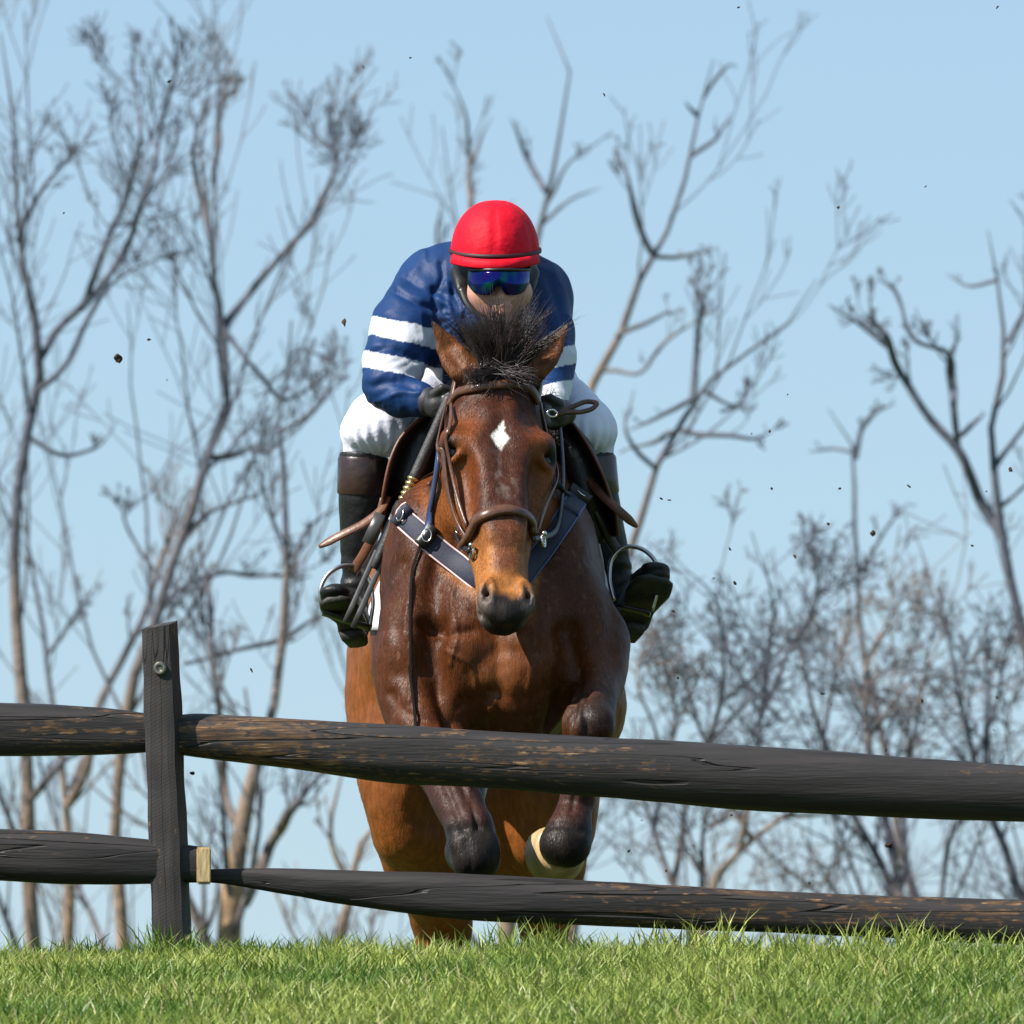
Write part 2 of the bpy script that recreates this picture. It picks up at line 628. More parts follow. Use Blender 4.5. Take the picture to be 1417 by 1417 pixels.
def grow(paths, radii, n_child, len_rng, spread, up, t0=0.25, K=6, wiggle=0.09, rf=0.55, depthf=0.8, rmin=0.002, tmax=.95, ref=0):
    """side shoots for every path at once"""
    N, Kp, _ = paths.shape
    par = np.repeat(np.arange(N), n_child)
    if ref:
        ln = np.linalg.norm(np.diff(paths, axis=1), axis=2).sum(1)
        par = par[rng.random(len(par)) < np.clip(ln / ref, .12, 1)[par]]
    M = len(par)
    t = t0 + (tmax - t0) * rng.random(M) ** 0.9
    f = t * (Kp - 1)
    i = np.clip(f.astype(int), 0, Kp - 2)
    a = (f - i)[:, None]
    P0 = paths[par, i] * (1 - a) + paths[par, i + 1] * a
    r0 = (radii[par, i] * (1 - a[:, 0]) + radii[par, i + 1] * a[:, 0]) * rf * rng.uniform(.6, 1.05, M)
    T = paths[par, i + 1] - paths[par, i]
    T /= np.linalg.norm(T, axis=1, keepdims=True) + 1e-9
    L = np.linalg.norm(np.diff(paths, axis=1), axis=2).sum(1)[par] * rng.uniform(*len_rng, M) * (1.25 - 0.7 * t)
    rd = rng.normal(0, 1, (M, 3)) * np.array([1, depthf, 0.7])
    rd -= (rd * T).sum(1, keepdims=True) * T
    rd /= np.linalg.norm(rd, axis=1, keepdims=True) + 1e-9
    d = T + rd * (spread * rng.uniform(.6, 1.3, M))[:, None]
    d /= np.linalg.norm(d, axis=1, keepdims=True)
    out = [P0]
    p = P0
    for k in range(1, K):
        d = d + rng.normal(0, wiggle, (M, 3)) + np.array([0, 0, up])
        d /= np.linalg.norm(d, axis=1, keepdims=True)
        p = p + d * (L / (K - 1))[:, None]
        out.append(p)
    P = np.stack(out, 1)
    r = np.maximum(r0[:, None] * np.linspace(1, .3, K)[None], rmin)
    return P, r


def bark_col(v, brown):
    """grey branches, browner towards the older wood"""
    n = fbm(v, 0.9, 3)[:, None]
    g = np.array([0.088, 0.094, 0.118])
    b = np.array([0.33, 0.22, 0.13])
    m = np.clip(brown + (n - .5) * 1.6, 0, 1)
    return g * (1 - m) + b * m


def tree(name, label, y, stems, extra=(), kids=(14, 6, 4), lens=((.10, .36), (.3, .7), (.3, .65)), spread=(.75, .8, .9), up=(.16, .10, .05),
         group='bare trees beyond the crest', rs=.78, rmin=0.0029, t0=0.35):
    """stems: polylines of (px, py, radius px); the first one stands on the ground"""
    sc = (DIST + y) / FPX
    ps, rr = [], []
    base = None
    for si, s in enumerate(list(stems) + list(extra)):
        pts = [np.append(WY(p[0], p[1], y + (0 if si == 0 else rng.uniform(-.3, .3) * min(1, j))), p[2] * sc * rs) for j, p in enumerate(s)]
        if si < len(stems) and s[0][1] > 1100:
            b = pts[0].copy()
            b[2] = float(ground_z(b[1])) - 0.1
            b[0] += rng.uniform(-.1, .1)
            b[3] *= 1.5
            m = (b + pts[0]) / 2
            m[3] = pts[0][3] * 1.1
            pts = [b, m] + pts
            if base is None:
                base = b[:3].copy()
                base[2] += .1
        q = resample(np.array(pts), 30)
        ln = np.linalg.norm(np.diff(q[:, :3], axis=0), axis=1).sum()
        kn = np.stack([fbm(q[:, :3] + 5, 1.3, 3), fbm(q[:, :3] + 9, 1.3, 3), fbm(q[:, :3] + 19, 1.3, 3)], 1) - .5
        q[:, :3] += kn * 0.20 * (np.minimum(np.linspace(0, 6, 30), 1)[:, None] if si == 0 else 1)
        q[:, 3] *= 1 - .72 * np.linspace(0, 1, 30) ** 3
        q[:, 3] *= 1 + (vnoise(q[:, :3], 6.0) - .5) * .35
        ps.append(q[:, :3])
        rr.append(np.maximum(q[:, 3], .0025))
    if base is None:
        base = np.array([ps[0][0][0], y, float(ground_z(y))])
    root = thing(name, label, 'tree', base, group)
    ns = len(stems)
    P, r = np.stack(ps), np.stack(rr)
    v, f = sweep_tubes(P[:ns], r[:ns], 9)
    link('trunk', np_mesh('trunk', v, f, col=bark_col(v, np.clip(np.repeat(r[:ns].ravel(), 9)[:, None] / .06 - .2, 0, .95))), bark, root)
    vs, fs, off, br = [], [], 0, []
    if len(extra):
        v, f = sweep_tubes(P[ns:], r[ns:], 7)
        vs.append(v)
        fs.append(f)
        br.append(np.repeat(r[ns:].ravel(), 7) / .07 - .2)
        off = len(v)
    cur = (P, r)
    tt = t0
    for lv in range(len(kids)):
        cp, cr = grow(cur[0], cur[1], kids[lv] if lv else int(kids[0] * 1.6), lens[lv], spread[lv], up[lv], t0=tt, K=(9, 7, 5, 4)[lv], rf=(.5, .6, .7, .8)[lv], rmin=rmin, ref=(360 * sc, 110 * sc, 0, 0)[lv])
        tt = .15
        sd = (5, 4, 3, 3)[lv]
        v, f = sweep_tubes(cp, cr, sd)
        vs.append(v)
        fs.append(f + off)
        br.append(np.repeat(cr.ravel(), sd) / .09 - .1)
        off += len(v)
        cur = (cp, cr)
    v = np.concatenate(vs)
    link('crown', np_mesh('crown', v, np.concatenate(fs), col=bark_col(v, np.clip(np.concatenate(br), 0, .8)[:, None])), bark, root)
    return root


def build_trees():
    T = tree
    T('bare_tree', 'tall bare tree at the left edge, its long limb reaching right', 46,
      [[(45, 1300, 17), (42, 1120, 15), (20, 960, 14), (24, 780, 14), (30, 600, 14), (40, 470, 13), (28, 330, 10), (12, 180, 7), (-2, 40, 4)]],
      [[(40, 490, 8), (85, 440, 7), (140, 360, 6), (170, 270, 6), (200, 200, 5), (190, 110, 4), (188, 35, 3)],
       [(105, 425, 6), (160, 360, 6), (205, 270, 5), (232, 180, 5), (245, 100, 4), (236, 30, 2)],
       [(36, 540, 6), (75, 500, 5), (120, 430, 5), (165, 375, 4), (235, 345, 3)],
       [(28, 600, 5), (80, 625, 4), (130, 620, 3), (160, 590, 2)],
       [(25, 330, 5), (55, 270, 4), (110, 200, 2)],
       [(42, 1110, 9), (75, 1060, 7), (120, 1030, 5)]], kids=(6, 5, 4))
    T('bare_tree', 'slender forked tree left of the fence post, its trunk splitting low down', 50,
      [[(92, 1300, 12), (96, 1150, 11), (90, 1080, 10), (68, 960, 8), (60, 860, 8), (45, 760, 7), (20, 640, 4)]],
      [[(98, 1110, 9), (125, 1050, 7), (150, 960, 8), (205, 860, 8), (245, 740, 7), (262, 690, 5)],
       [(100, 1090, 7), (140, 1040, 5), (185, 1030, 3)],
       [(64, 910, 4), (110, 850, 3), (150, 790, 2)]], kids=(6, 5, 4))
    T('bare_tree', 'leaning bare tree behind the fence post with a crooked crown of upright branches', 48,
      [[(165, 1300, 13), (150, 1090, 12), (165, 960, 12), (215, 830, 12), (250, 735, 12), (285, 620, 12), (306, 540, 11), (312, 450, 10), (300, 330, 9), (282, 250, 7), (290, 140, 5), (300, 70, 3)]],
      [[(312, 462, 8), (350, 420, 7), (400, 360, 6), (440, 300, 5), (465, 235, 5), (470, 180, 4), (478, 135, 3)],
       [(300, 330, 7), (275, 260, 5), (272, 190, 4), (290, 140, 3)],
       [(300, 260, 5), (310, 160, 4), (350, 110, 2)],
       [(312, 460, 5), (340, 500, 4), (390, 540, 4), (440, 520, 3), (490, 490, 2)],
       [(285, 620, 6), (330, 610, 4), (400, 590, 3), (460, 520, 2)],
       [(255, 725, 6), (300, 690, 4), (350, 670, 3), (390, 640, 2)],
       [(215, 830, 5), (280, 790, 4), (360, 790, 4), (420, 770, 2)],
       [(225, 810, 4), (185, 740, 3), (165, 680, 2)]], kids=(8, 5, 4))
    T('bare_tree', 'pale thick bare trunk forking low between the post and the horse, with broken tops', 44,
      [[(318, 1310, 28), (325, 1220, 22), (340, 1130, 17), (360, 1040, 13), (385, 940, 11), (395, 830, 11), (398, 700, 10), (400, 580, 9), (408, 450, 7)]],
      [[(335, 1150, 9), (312, 1080, 8), (300, 960, 7), (288, 860, 7), (282, 760, 6), (283, 725, 5)],
       [(340, 1250, 14), (385, 1170, 11), (415, 1110, 9), (450, 1060, 6), (470, 1010, 3)],
       [(260, 918, 4), (320, 900, 4), (390, 885, 5), (450, 850, 3), (480, 830, 2)],
       [(395, 800, 5), (430, 730, 4), (470, 700, 3)],
       [(400, 600, 5), (440, 560, 4), (480, 500, 2)]], kids=(5, 5, 4), lens=((.12, .3), (.3, .6), (.3, .6)))
    T('bare_tree', 'short brown bare tree standing just left of the horse behind the lower rail', 42,
      [[(468, 1310, 15), (480, 1230, 13), (500, 1165, 11), (545, 1120, 8), (590, 1060, 6)]],
      [[(480, 1220, 7), (450, 1150, 5), (462, 1090, 4), (480, 1050, 3)]], kids=(6, 5, 4), lens=((.2, .4), (.3, .6), (.3, .6)))
    T('bare_tree', 'thin grey bare tree rising directly above the red helmet', 58,
      [[(700, 1300, 14), (690, 900, 13), (715, 520, 11), (738, 330, 9), (752, 250, 9), (770, 180, 8), (790, 100, 6), (775, 60, 4), (755, 18, 3)]],
      [[(742, 270, 6), (725, 220, 5), (708, 160, 3)],
       [(700, 560, 7), (655, 420, 7), (645, 300, 6), (650, 210, 5), (640, 150, 4), (618, 92, 2)],
       [(745, 290, 4), (780, 220, 3), (835, 180, 2)],
       [(735, 330, 4), (780, 285, 3), (820, 260, 2)],
       [(648, 230, 4), (680, 160, 2)],
       [(700, 420, 4), (600, 330, 4), (610, 270, 3)]], kids=(3, 4, 3), lens=((.12, .28), (.3, .6), (.3, .6)))
    T('bare_tree', 'bare tree slanting up to the right of the rider with one long clean limb', 52,
      [[(700, 1300, 18), (730, 900, 15), (780, 640, 14), (825, 515, 13), (865, 440, 12), (908, 345, 11), (945, 270, 9), (968, 200, 8), (985, 140, 6), (992, 85, 4)]],
      [[(905, 345, 7), (880, 300, 6), (862, 240, 4), (852, 205, 3)],
       [(965, 210, 5), (1000, 190, 4), (1025, 175, 2)],
       [(978, 160, 5), (955, 140, 3)],
       [(912, 350, 5), (950, 355, 4), (1000, 345, 2)],
       [(850, 460, 5), (900, 440, 4), (945, 425, 3)],
       [(830, 510, 5), (880, 515, 4), (920, 470, 4), (1000, 425, 2)],
       [(985, 140, 4), (1005, 100, 3), (1025, 95, 2)]], kids=(4, 4, 3), lens=((.1, .26), (.3, .6), (.3, .6)))
    T('bare_tree', 'bare tree right of the rider with a long thin bough sweeping up and away', 47,
      [[(790, 1300, 15), (820, 1000, 13), (855, 790, 11), (882, 690, 10), (925, 610, 9), (955, 560, 9), (1000, 520, 7), (1060, 475, 6), (1105, 440, 5), (1132, 390, 3)]],
      [[(950, 562, 6), (965, 500, 5), (975, 430, 5), (978, 390, 4)],
       [(970, 455, 4), (1000, 420, 2)],
       [(930, 605, 5), (980, 612, 5), (1030, 615, 4), (1080, 605, 2)],
       [(925, 610, 5), (880, 620, 4), (850, 630, 3)],
       [(955, 560, 5), (890, 590, 4), (860, 600, 3)],
       [(990, 580, 3), (1015, 570, 3), (1035, 535, 3)],
       [(900, 660, 4), (860, 600, 4), (870, 540, 3)],
       [(965, 550, 4), (1010, 570, 3), (1035, 540, 2)]], kids=(5, 5, 4), lens=((.12, .28), (.3, .6), (.3, .6)))
    T('bare_tree', 'tall bare tree at the right edge forking into a left limb and an upright stem', 45,
      [[(1500, 1300, 18), (1450, 1050, 16), (1415, 900, 14), (1385, 780, 13), (1370, 700, 12), (1372, 600, 10), (1385, 480, 10), (1378, 410, 8), (1362, 330, 5), (1358, 310, 3)]],
      [[(1378, 745, 10), (1350, 690, 9), (1325, 620, 9), (1290, 575, 8), (1255, 520, 8), (1222, 460, 7), (1205, 430, 5), (1205, 390, 3)],
       [(1228, 475, 5), (1190, 450, 4), (1148, 420, 2)],
       [(1325, 620, 6), (1322, 560, 6), (1318, 520, 6), (1305, 480, 5), (1270, 470, 5), (1235, 400, 4), (1212, 392, 2)],
       [(1330, 600, 5), (1365, 575, 5)],
       [(1320, 560, 5), (1315, 480, 4), (1330, 460, 3)],
       [(1388, 470, 5), (1410, 420, 4), (1430, 390, 3)],
       [(1375, 640, 5), (1410, 600, 4), (1440, 560, 3)],
       [(1372, 380, 4), (1330, 385, 3), (1312, 375, 2)],
       [(1372, 700, 4), (1420, 660, 3), (1450, 640, 2)]], kids=(5, 5, 4), lens=((.12, .26), (.3, .6), (.3, .6)))
    T('bare_tree', 'grey bare sapling with a Y shaped top, left of the right edge tree', 55,
      [[(1275, 1300, 11), (1235, 1120, 10), (1205, 950, 9), (1195, 780, 8), (1185, 690, 8), (1178, 630, 7), (1165, 590, 5), (1145, 565, 3)]],
      [[(1180, 640, 6), (1190, 600, 5), (1215, 565, 5), (1235, 555, 3)],
       [(1178, 632, 3), (1145, 625, 3), (1120, 625, 2)],
       [(1200, 800, 4), (1240, 720, 3), (1260, 690, 2)]], kids=(7, 5, 4), lens=((.12, .28), (.3, .6), (.3, .6)))
    # thicket of shrubs on the right, each with its own stems
    fz = dict(kids=(10, 4, 4), lens=((.18, .42), (.3, .65), (.35, .7)), spread=(1.0, 1.1, 1.2), up=(.06, .03, .0), rmin=.003, t0=.25)
    T('bare_shrub', 'dark twiggy shrub close to the horse, its stems crossing below the upper rail', 40,
      [[(975, 1310, 10), (940, 1220, 10), (905, 1140, 8), (880, 1090, 6), (866, 1010, 5)]],
      [[(940, 1215, 6), (960, 1100, 5), (1000, 960, 5), (985, 830, 4), (930, 760, 2)],
       [(910, 1150, 5), (930, 1000, 4), (900, 870, 3)],
       [(975, 1290, 6), (985, 1150, 4), (1010, 1080, 3)],
       [(935, 1080, 4), (880, 960, 3), (900, 830, 2)]], group='bare shrubs in the thicket on the right', **fz)
    T('bare_shrub', 'brown stemmed shrub in the middle of the thicket, arching to the right', 41,
      [[(985, 1300, 11), (1005, 1210, 10), (1045, 1165, 8), (1090, 1130, 7), (1125, 1110, 6), (1160, 1060, 5), (1190, 1000, 4)]],
      [[(1025, 1185, 6), (1045, 1110, 5), (1060, 1000, 5), (1075, 880, 5), (1050, 770, 3)],
       [(1060, 1000, 5), (1100, 900, 5), (1130, 830, 4), (1100, 740, 3)],
       [(1080, 1135, 5), (1150, 1130, 4), (1200, 1100, 3)],
       [(1090, 1000, 4), (1020, 920, 4), (1000, 850, 3)],
       [(1040, 1170, 5), (970, 1010, 4), (930, 900, 3)]], group='bare shrubs in the thicket on the right', **fz)
    T('bare_shrub', 'dense grey shrub with a pale base, its stems leaning left across the thicket', 43,
      [[(1245, 1300, 15), (1235, 1235, 13), (1200, 1160, 10), (1160, 1100, 9), (1130, 1040, 8), (1150, 940, 7), (1180, 840, 6), (1150, 760, 3)]],
      [[(1245, 1260, 9), (1215, 1110, 8), (1195, 1010, 7), (1215, 900, 6), (1255, 820, 4)],
       [(1160, 1090, 5), (1110, 960, 5), (1090, 860, 4)],
       [(1240, 1240, 5), (1250, 1080, 5), (1290, 950, 4), (1310, 850, 3)],
       [(1195, 1010, 5), (1240, 960, 4), (1300, 900, 3)]], group='bare shrubs in the thicket on the right', **fz)
    T('bare_shrub', 'brown shrub at the right edge below the upper rail with a thick slanting stem', 42,
      [[(1440, 1300, 14), (1412, 1210, 13), (1380, 1120, 11), (1350, 1060, 8), (1300, 980, 6), (1260, 900, 4)]],
      [[(1380, 1120, 7), (1370, 1000, 6), (1400, 880, 4)],
       [(1360, 1070, 5), (1320, 900, 4), (1290, 800, 3)],
       [(1300, 1290, 6), (1315, 1200, 5), (1340, 1130, 5), (1390, 1040, 4)],
       [(1350, 1060, 5), (1390, 960, 4), (1420, 850, 3)]], group='bare shrubs in the thicket on the right', **fz)


build_trees()

# =================================================================== FENCE
def wood_mat():
    m = bpy.data.materials.new('dark painted timber')
    m.use_nodes = True
    n, l = m.node_tree.nodes, m.node_tree.links
    b = n['Principled BSDF']
    tc = n.new('ShaderNodeTexCoord')
    at = n.new('ShaderNodeAttribute')
    at.attribute_name = 'Col'          # worn-ness of the paint, sculpted with the timber
    mp = n.new('ShaderNodeMapping')
    mp.inputs['Scale'].default_value = (1.0, 14, 14)
    l.new(tc.outputs['Object'], mp.inputs['Vector'])

    def noise(s, d=6, vec=mp):
        z = n.new('ShaderNodeTexNoise')
        z.inputs['Scale'].default_value = s
        z.inputs['Detail'].default_value = d
        l.new(vec.outputs[0], z.inputs['Vector'])
        return z

    g1 = noise(3.2)
    g2 = noise(14)
    ramp = n.new('ShaderNodeValToRGB')
    ramp.color_ramp.elements[0].position = .3
    ramp.color_ramp.elements[0].color = (0.011, 0.0095, 0.0095, 1)
    ramp.color_ramp.elements[1].position = .75
    ramp.color_ramp.elements[1].color = (0.031, 0.0255, 0.0265, 1)
    l.new(g1.outputs[0], ramp.inputs[0])
    raw = n.new('ShaderNodeValToRGB')
    raw.color_ramp.elements[0].position = .35
    raw.color_ramp.elements[0].color = (0.035, 0.020, 0.011, 1)
    e_ = raw.color_ramp.elements.new(.58)
    e_.color = (0.11, 0.058, 0.026, 1)
    raw.color_ramp.elements[-1].position = .78
    raw.color_ramp.elements[-1].color = (0.46, 0.29, 0.14, 1)
    l.new(g2.outputs[0], raw.inputs[0])
    # where the paint is gone: worn-ness against a stretched noise
    z3 = noise(5.0, 8)
    mp2 = n.new('ShaderNodeMapping')
    mp2.inputs['Scale'].default_value = (14, 34, 34)
    l.new(tc.outputs['Object'], mp2.inputs['Vector'])
    z4 = noise(3.0, 3, mp2)
    ad = n.new('ShaderNodeMath')
    ad.operation = 'ADD'
    l.new(z3.outputs[0], ad.inputs[0])
    l.new(z4.outputs[0], ad.inputs[1])
    ad2 = n.new('ShaderNodeMath')
    ad2.operation = 'ADD'
    l.new(ad.outputs[0], ad2.inputs[0])
    sep = n.new('ShaderNodeSeparateColor')
    l.new(at.outputs['Color'], sep.inputs[0])
    l.new(sep.outputs[0], ad2.inputs[1])
    st = n.new('ShaderNodeMapRange')
    st.inputs['From Min'].default_value = 1.25
    st.inputs['From Max'].default_value = 1.40
    l.new(ad2.outputs[0], st.inputs['Value'])
    mx = n.new('ShaderNodeMix')
    mx.data_type = 'RGBA'
    l.new(st.outputs[0], mx.inputs[0])
    l.new(ramp.outputs[0], mx.inputs[6])
    l.new(raw.outputs[0], mx.inputs[7])
    # drying splits that run along the grain
    mp3 = n.new('ShaderNodeMapping')
    mp3.inputs['Scale'].default_value = (0.30, 9, 9)
    l.new(tc.outputs['Object'], mp3.inputs['Vector'])
    z5 = noise(2.4, 1.2, mp3)
    c0 = n.new('ShaderNodeMath')
    c0.operation = 'SUBTRACT'
    l.new(z5.outputs[0], c0.inputs[0])
    c0.inputs[1].default_value = .5
    c1 = n.new('ShaderNodeMath')
    c1.operation = 'ABSOLUTE'
    l.new(c0.outputs[0], c1.inputs[0])
    c2 = n.new('ShaderNodeMapRange')
    c2.inputs['From Min'].default_value = .003
    c2.inputs['From Max'].default_value = .010
    l.new(c1.outputs[0], c2.inputs['Value'])
    c3 = n.new('ShaderNodeMix')
    c3.data_type = 'RGBA'
    l.new(c2.outputs[0], c3.inputs[0])
    c3.inputs[6].default_value = (.004, .003, .003, 1)
    l.new(mx.outputs[2], c3.inputs[7])
    l.new(c3.outputs[2], b.inputs['Base Color'])
    b.inputs['Roughness'].default_value = .62
    b.inputs['Specular IOR Level'].default_value = .45
    bp = n.new('ShaderNodeBump')
    bp.inputs['Strength'].default_value = .35
    bp.inputs['Distance'].default_value = .004
    l.new(g2.outputs[0], bp.inputs['Height'])
    bp2 = n.new('ShaderNodeBump')
    bp2.inputs['Strength'].default_value = .22
    bp2.inputs['Distance'].default_value = .008
    l.new(g1.outputs[0], bp2.inputs['Height'])
    l.new(bp.outputs[0], bp2.inputs['Normal'])
    bp3 = n.new('ShaderNodeBump')
    bp3.inputs['Strength'].default_value = .9
    bp3.inputs['Distance'].default_value = .005
    l.new(c2.outputs[0], bp3.inputs['Height'])
    l.new(bp2.outputs[0], bp3.inputs['Normal'])
    l.new(bp3.outputs[0], b.inputs['Normal'])
    return m


def build_fence():
    wm = wood_mat()
    root = thing('rail_fence', 'dark brown timber post and rail fence crossing in front of the jumping horse', 'fence', (W(232, 1290, 0)[0], 0.0, 0.0))

    def rail(stn, d0, d1, sides=20, n=150, flat=.9, seed=0, square=2.6, wear=0.0, cut=None):
        """stn: (px, top row, bottom row)"""
        P = []
        for (px, a, b) in stn:
            t = (px - stn[0][0]) / (stn[-1][0] - stn[0][0])
            P.append(np.append(W(px, (a + b) / 2, d0 + (d1 - d0) * t), (b - a) / 2 / 600))
        q = resample(np.array(P), n)
        an = np.linspace(0, 2 * math.pi, sides, endpoint=False)
        c, s = np.cos(an), np.sin(an)
        sq = (np.abs(c) ** square + np.abs(s) ** square) ** (-1 / square)
        Y = q[:, 1:2] + q[:, 3:4] * flat * (c * sq)[None]
        Z = q[:, 2:3] + q[:, 3:4] * (s * sq)[None]
        X = np.repeat(q[:, 0:1], sides, 1)
        v = np.stack([X, Y, Z], -1).reshape(-1, 3)
        ctr = np.repeat(q[:, :3], sides, axis=0)
        nv = v - ctr
        nv /= np.linalg.norm(nv, axis=1, keepdims=True)
        ns = (fbm(v * np.array([1.2, 7, 7]) + seed, 2.2, 3) - .5)
        ns2 = (fbm(v * np.array([3.0, 40, 40]) + seed, 1.3, 2) - .5)
        v = v + nv * (ns * .011 + ns2 * .005)[:, None]
        wr = np.clip((fbm(v * np.array([1.0, 3, 3]) + 11 + seed, 1.6, 2) - .52) * 1.4, -.3, .25) + wear
        if cut is not None:
            wr = wr + np.array([cut(x) for x in v[:, 0]])
        i = (np.arange(n - 1)[:, None] * sides + np.arange(sides)[None]).ravel()
        j = (np.arange(n - 1)[:, None] * sides + (np.arange(sides)[None] + 1) % sides).ravel()
        qd = np.stack([i, i + sides, j + sides, j], 1)
        m = len(v)
        v = np.concatenate([v, [q[0, :3], q[-1, :3]]])
        wr = np.concatenate([wr, [.6, .6]])
        sI = np.arange(sides)
        e = (n - 1) * sides
        tr = np.concatenate([np.stack([np.full(sides, m), sI, (sI + 1) % sides], 1), np.stack([np.full(sides, m + 1), e + (sI + 1) % sides, e + sI], 1)])
        me = np_mesh('rail', v, [qd, tr], col=np.repeat(wr[:, None], 3, 1))
        return link('rail', me, wm, root)

    xw = lambda px: W(px, 1000, 0)[0]
    rail([(-2100, 880, 940), (-900, 915, 990), (-300, 955, 1030), (0, 973, 1046), (100, 978, 1046), (160, 982, 1044), (215, 990, 1040), (250, 995, 1036)], 20, 22, seed=3, wear=-.02, square=3.6)
    rail([(222, 994, 1042), (258, 988, 1047), (330, 990, 1056), (430, 995, 1068), (520, 1001, 1080), (650, 1010, 1088), (850, 1022, 1106), (1000, 1030, 1118), (1200, 1043, 1128), (1417, 1060, 1137), (2000, 1098, 1170), (2350, 1125, 1180)],
         18, 6, seed=17, square=2.9, n=260, wear=0.03, cut=lambda x: .46 * math.exp(-((x - xw(380)) / .21) ** 2))
    low = rail([(-2100, 1075, 1140), (-900, 1110, 1180), (-300, 1138, 1208), (0, 1149, 1218), (100, 1152, 1222), (210, 1163, 1223), (275, 1172, 1222), (290, 1174, 1222)], 34, 4, seed=29, square=4, n=600,
         wear=-.06, cut=lambda x: .6 * (1 + math.tanh((x - xw(272)) * 700)))
    rail([(228, 1206, 1222), (292, 1204, 1223), (350, 1203, 1231), (420, 1203, 1243), (500, 1205, 1256), (600, 1207, 1268), (800, 1217, 1280), (1000, 1231, 1288), (1200, 1240, 1297), (1417, 1246, 1308), (2000, 1262, 1320), (2350, 1272, 1322)],
         30, 14, seed=41, square=3.4, n=200, wear=0.0)

    def post(cx_top, cx_bot, row_top, row_bot, wpx, dpx, rot, d):
        n = 40
        bm = bmesh.new()
        top, bot = W(cx_top, row_top, d), W(cx_bot, row_bot, d)
        hw, hd = wpx / 1200, dpx / 1200
        c0, s0 = math.cos(rot), math.sin(rot)
        rings = []
        sec = [(-1, -1), (-.5, -1.0), (0, -1.01), (.5, -1.0), (1, -1), (1, -.3), (1, .3), (1, 1), (0, 1), (-1, 1), (-1, .3), (-1, -.3)]
        for k in range(n + 1):
            t = k / n
            p = bot + (top - bot) * t
            g = 1.05 - .12 * t
            ring = []
            for (a, b) in sec:
                wob = .0009 * math.sin(17 * t + a * 1.3) + .0006 * math.sin(41 * t + b * 1.2)
                f = .93 if abs(a) == 1 and abs(b) == 1 else 1.0
                x, y = a * f * hw * g + wob, b * f * hd + wob
                ring.append(bm.verts.new((p[0] + x * c0 - y * s0, p[1] + x * s0 + y * c0, p[2] + (.006 * a + .006 * b if k == n else 0))))
            rings.append(ring)
        m = len(sec)
        for k in range(n):
            for i in range(m):
                bm.faces.new((rings[k][i], rings[k][(i + 1) % m], rings[k + 1][(i + 1) % m], rings[k + 1][i]))
        cap = bm.faces.new(rings[-1])
        bm.normal_update()
        me = bpy.data.meshes.new('post')
        bm.to_mesh(me)
        bm.free()
        a = me.color_attributes.new('Col', 'FLOAT_COLOR', 'POINT')
        for i, v in enumerate(me.vertices):
            zt = (v.co.z - bot[2]) / (top[2] - bot[2])
            w_ = -.10 + (.30 if zt > .955 else 0) + (.16 if .3 < zt < .36 else 0)
            a.data[i].color = (w_, w_, w_, 1)
        return link('post', me, wm2, root)

    # the post's grain runs upwards
    wm2 = wm.copy()
    wm2.name = 'dark painted post timber'
    for nd in wm2.node_tree.nodes:
        if nd.type == 'MAPPING':
            s = nd.inputs['Scale'].default_value
            nd.inputs['Scale'].default_value = (14, 14, s[0])
        if nd.type == 'BUMP':
            nd.inputs['Strength'].default_value *= .5
    n_, l_ = wm2.node_tree.nodes, wm2.node_tree.links
    tc_ = n_.new('ShaderNodeTexCoord')
    mp_ = n_.new('ShaderNodeMapping')
    mp_.inputs['Rotation'].default_value = (0, math.radians(28), 0)
    l_.new(tc_.outputs['Object'], mp_.inputs['Vector'])
    wv = n_.new('ShaderNodeTexWave')
    wv.bands_direction = 'Z'
    wv.inputs['Scale'].default_value = 42
    wv.inputs['Distortion'].default_value = 2.5
    l_.new(mp_.outputs[0], wv.inputs['Vector'])
    sb = n_.new('ShaderNodeBump')
    sb.inputs['Strength'].default_value = .045
    sb.inputs['Distance'].default_value = .004
    l_.new(wv.outputs['Fac'], sb.inputs['Height'])
    pb = n_['Principled BSDF']
    l_.new(pb.inputs['Normal'].links[0].from_socket, sb.inputs['Normal'])
    l_.new(sb.outputs[0], pb.inputs['Normal'])
    p = post(221, 240, 865, 1345, 46, 54, math.radians(-13), 4)
    post(-1000, -985, 820, 1290, 46, 54, math.radians(-13), 4)
    post(1880, 1890, 975, 1400, 46, 54, math.radians(-13), -2)
    # fresh pale wood on the sawn end of the lower rail
    bm = bmesh.new()
    bmesh.ops.create_cube(bm, size=1)
    bmesh.ops.bevel(bm, geom=list(bm.edges), offset=.06, segments=2, affect='EDGES')
    a_, b_ = W(272, 1223, -21), W(292, 1173, 27)
    bm.transform(Matrix.Translation(V((a_ + b_) / 2)) @ Matrix.Diagonal((*[abs(float(x)) for x in (b_ - a_)], 1)))
    me = bpy.data.meshes.new('cut_end')
    bm.to_mesh(me)
    bm.free()
    o = link('cut_end', me, pmat('pale sawn wood', (.46, .34, .17), .75, var=.35, vscale=60, bump=.5, bscale=120, stretch=(1, 1, .25)), low)
    o['label'] = 'pale sawn end of the lower left rail'
    # bolt in a drilled hole
    bm = bmesh.new()
    c = V(W(222, 925, -22.5))
    prof = [(0, .001), (.0045, .0), (.0075, .003), (.0085, .004), (.012, .0042), (.0155, .001), (.0165, -.004)]
    sg = 18
    rings = [[bm.verts.new((r * math.cos(2 * math.pi * i / sg), -h - .006, r * math.sin(2 * math.pi * i / sg))) for i in range(sg)] for r, h in prof[1:]]
    for a, b in zip(rings, rings[1:]):
        for i in range(sg):
            bm.faces.new((a[i], a[(i + 1) % sg], b[(i + 1) % sg], b[i]))
    bm.faces.new(rings[0][::-1])
    me = bpy.data.meshes.new('bolt')
    bmesh.ops.recalc_face_normals(bm, faces=bm.faces)
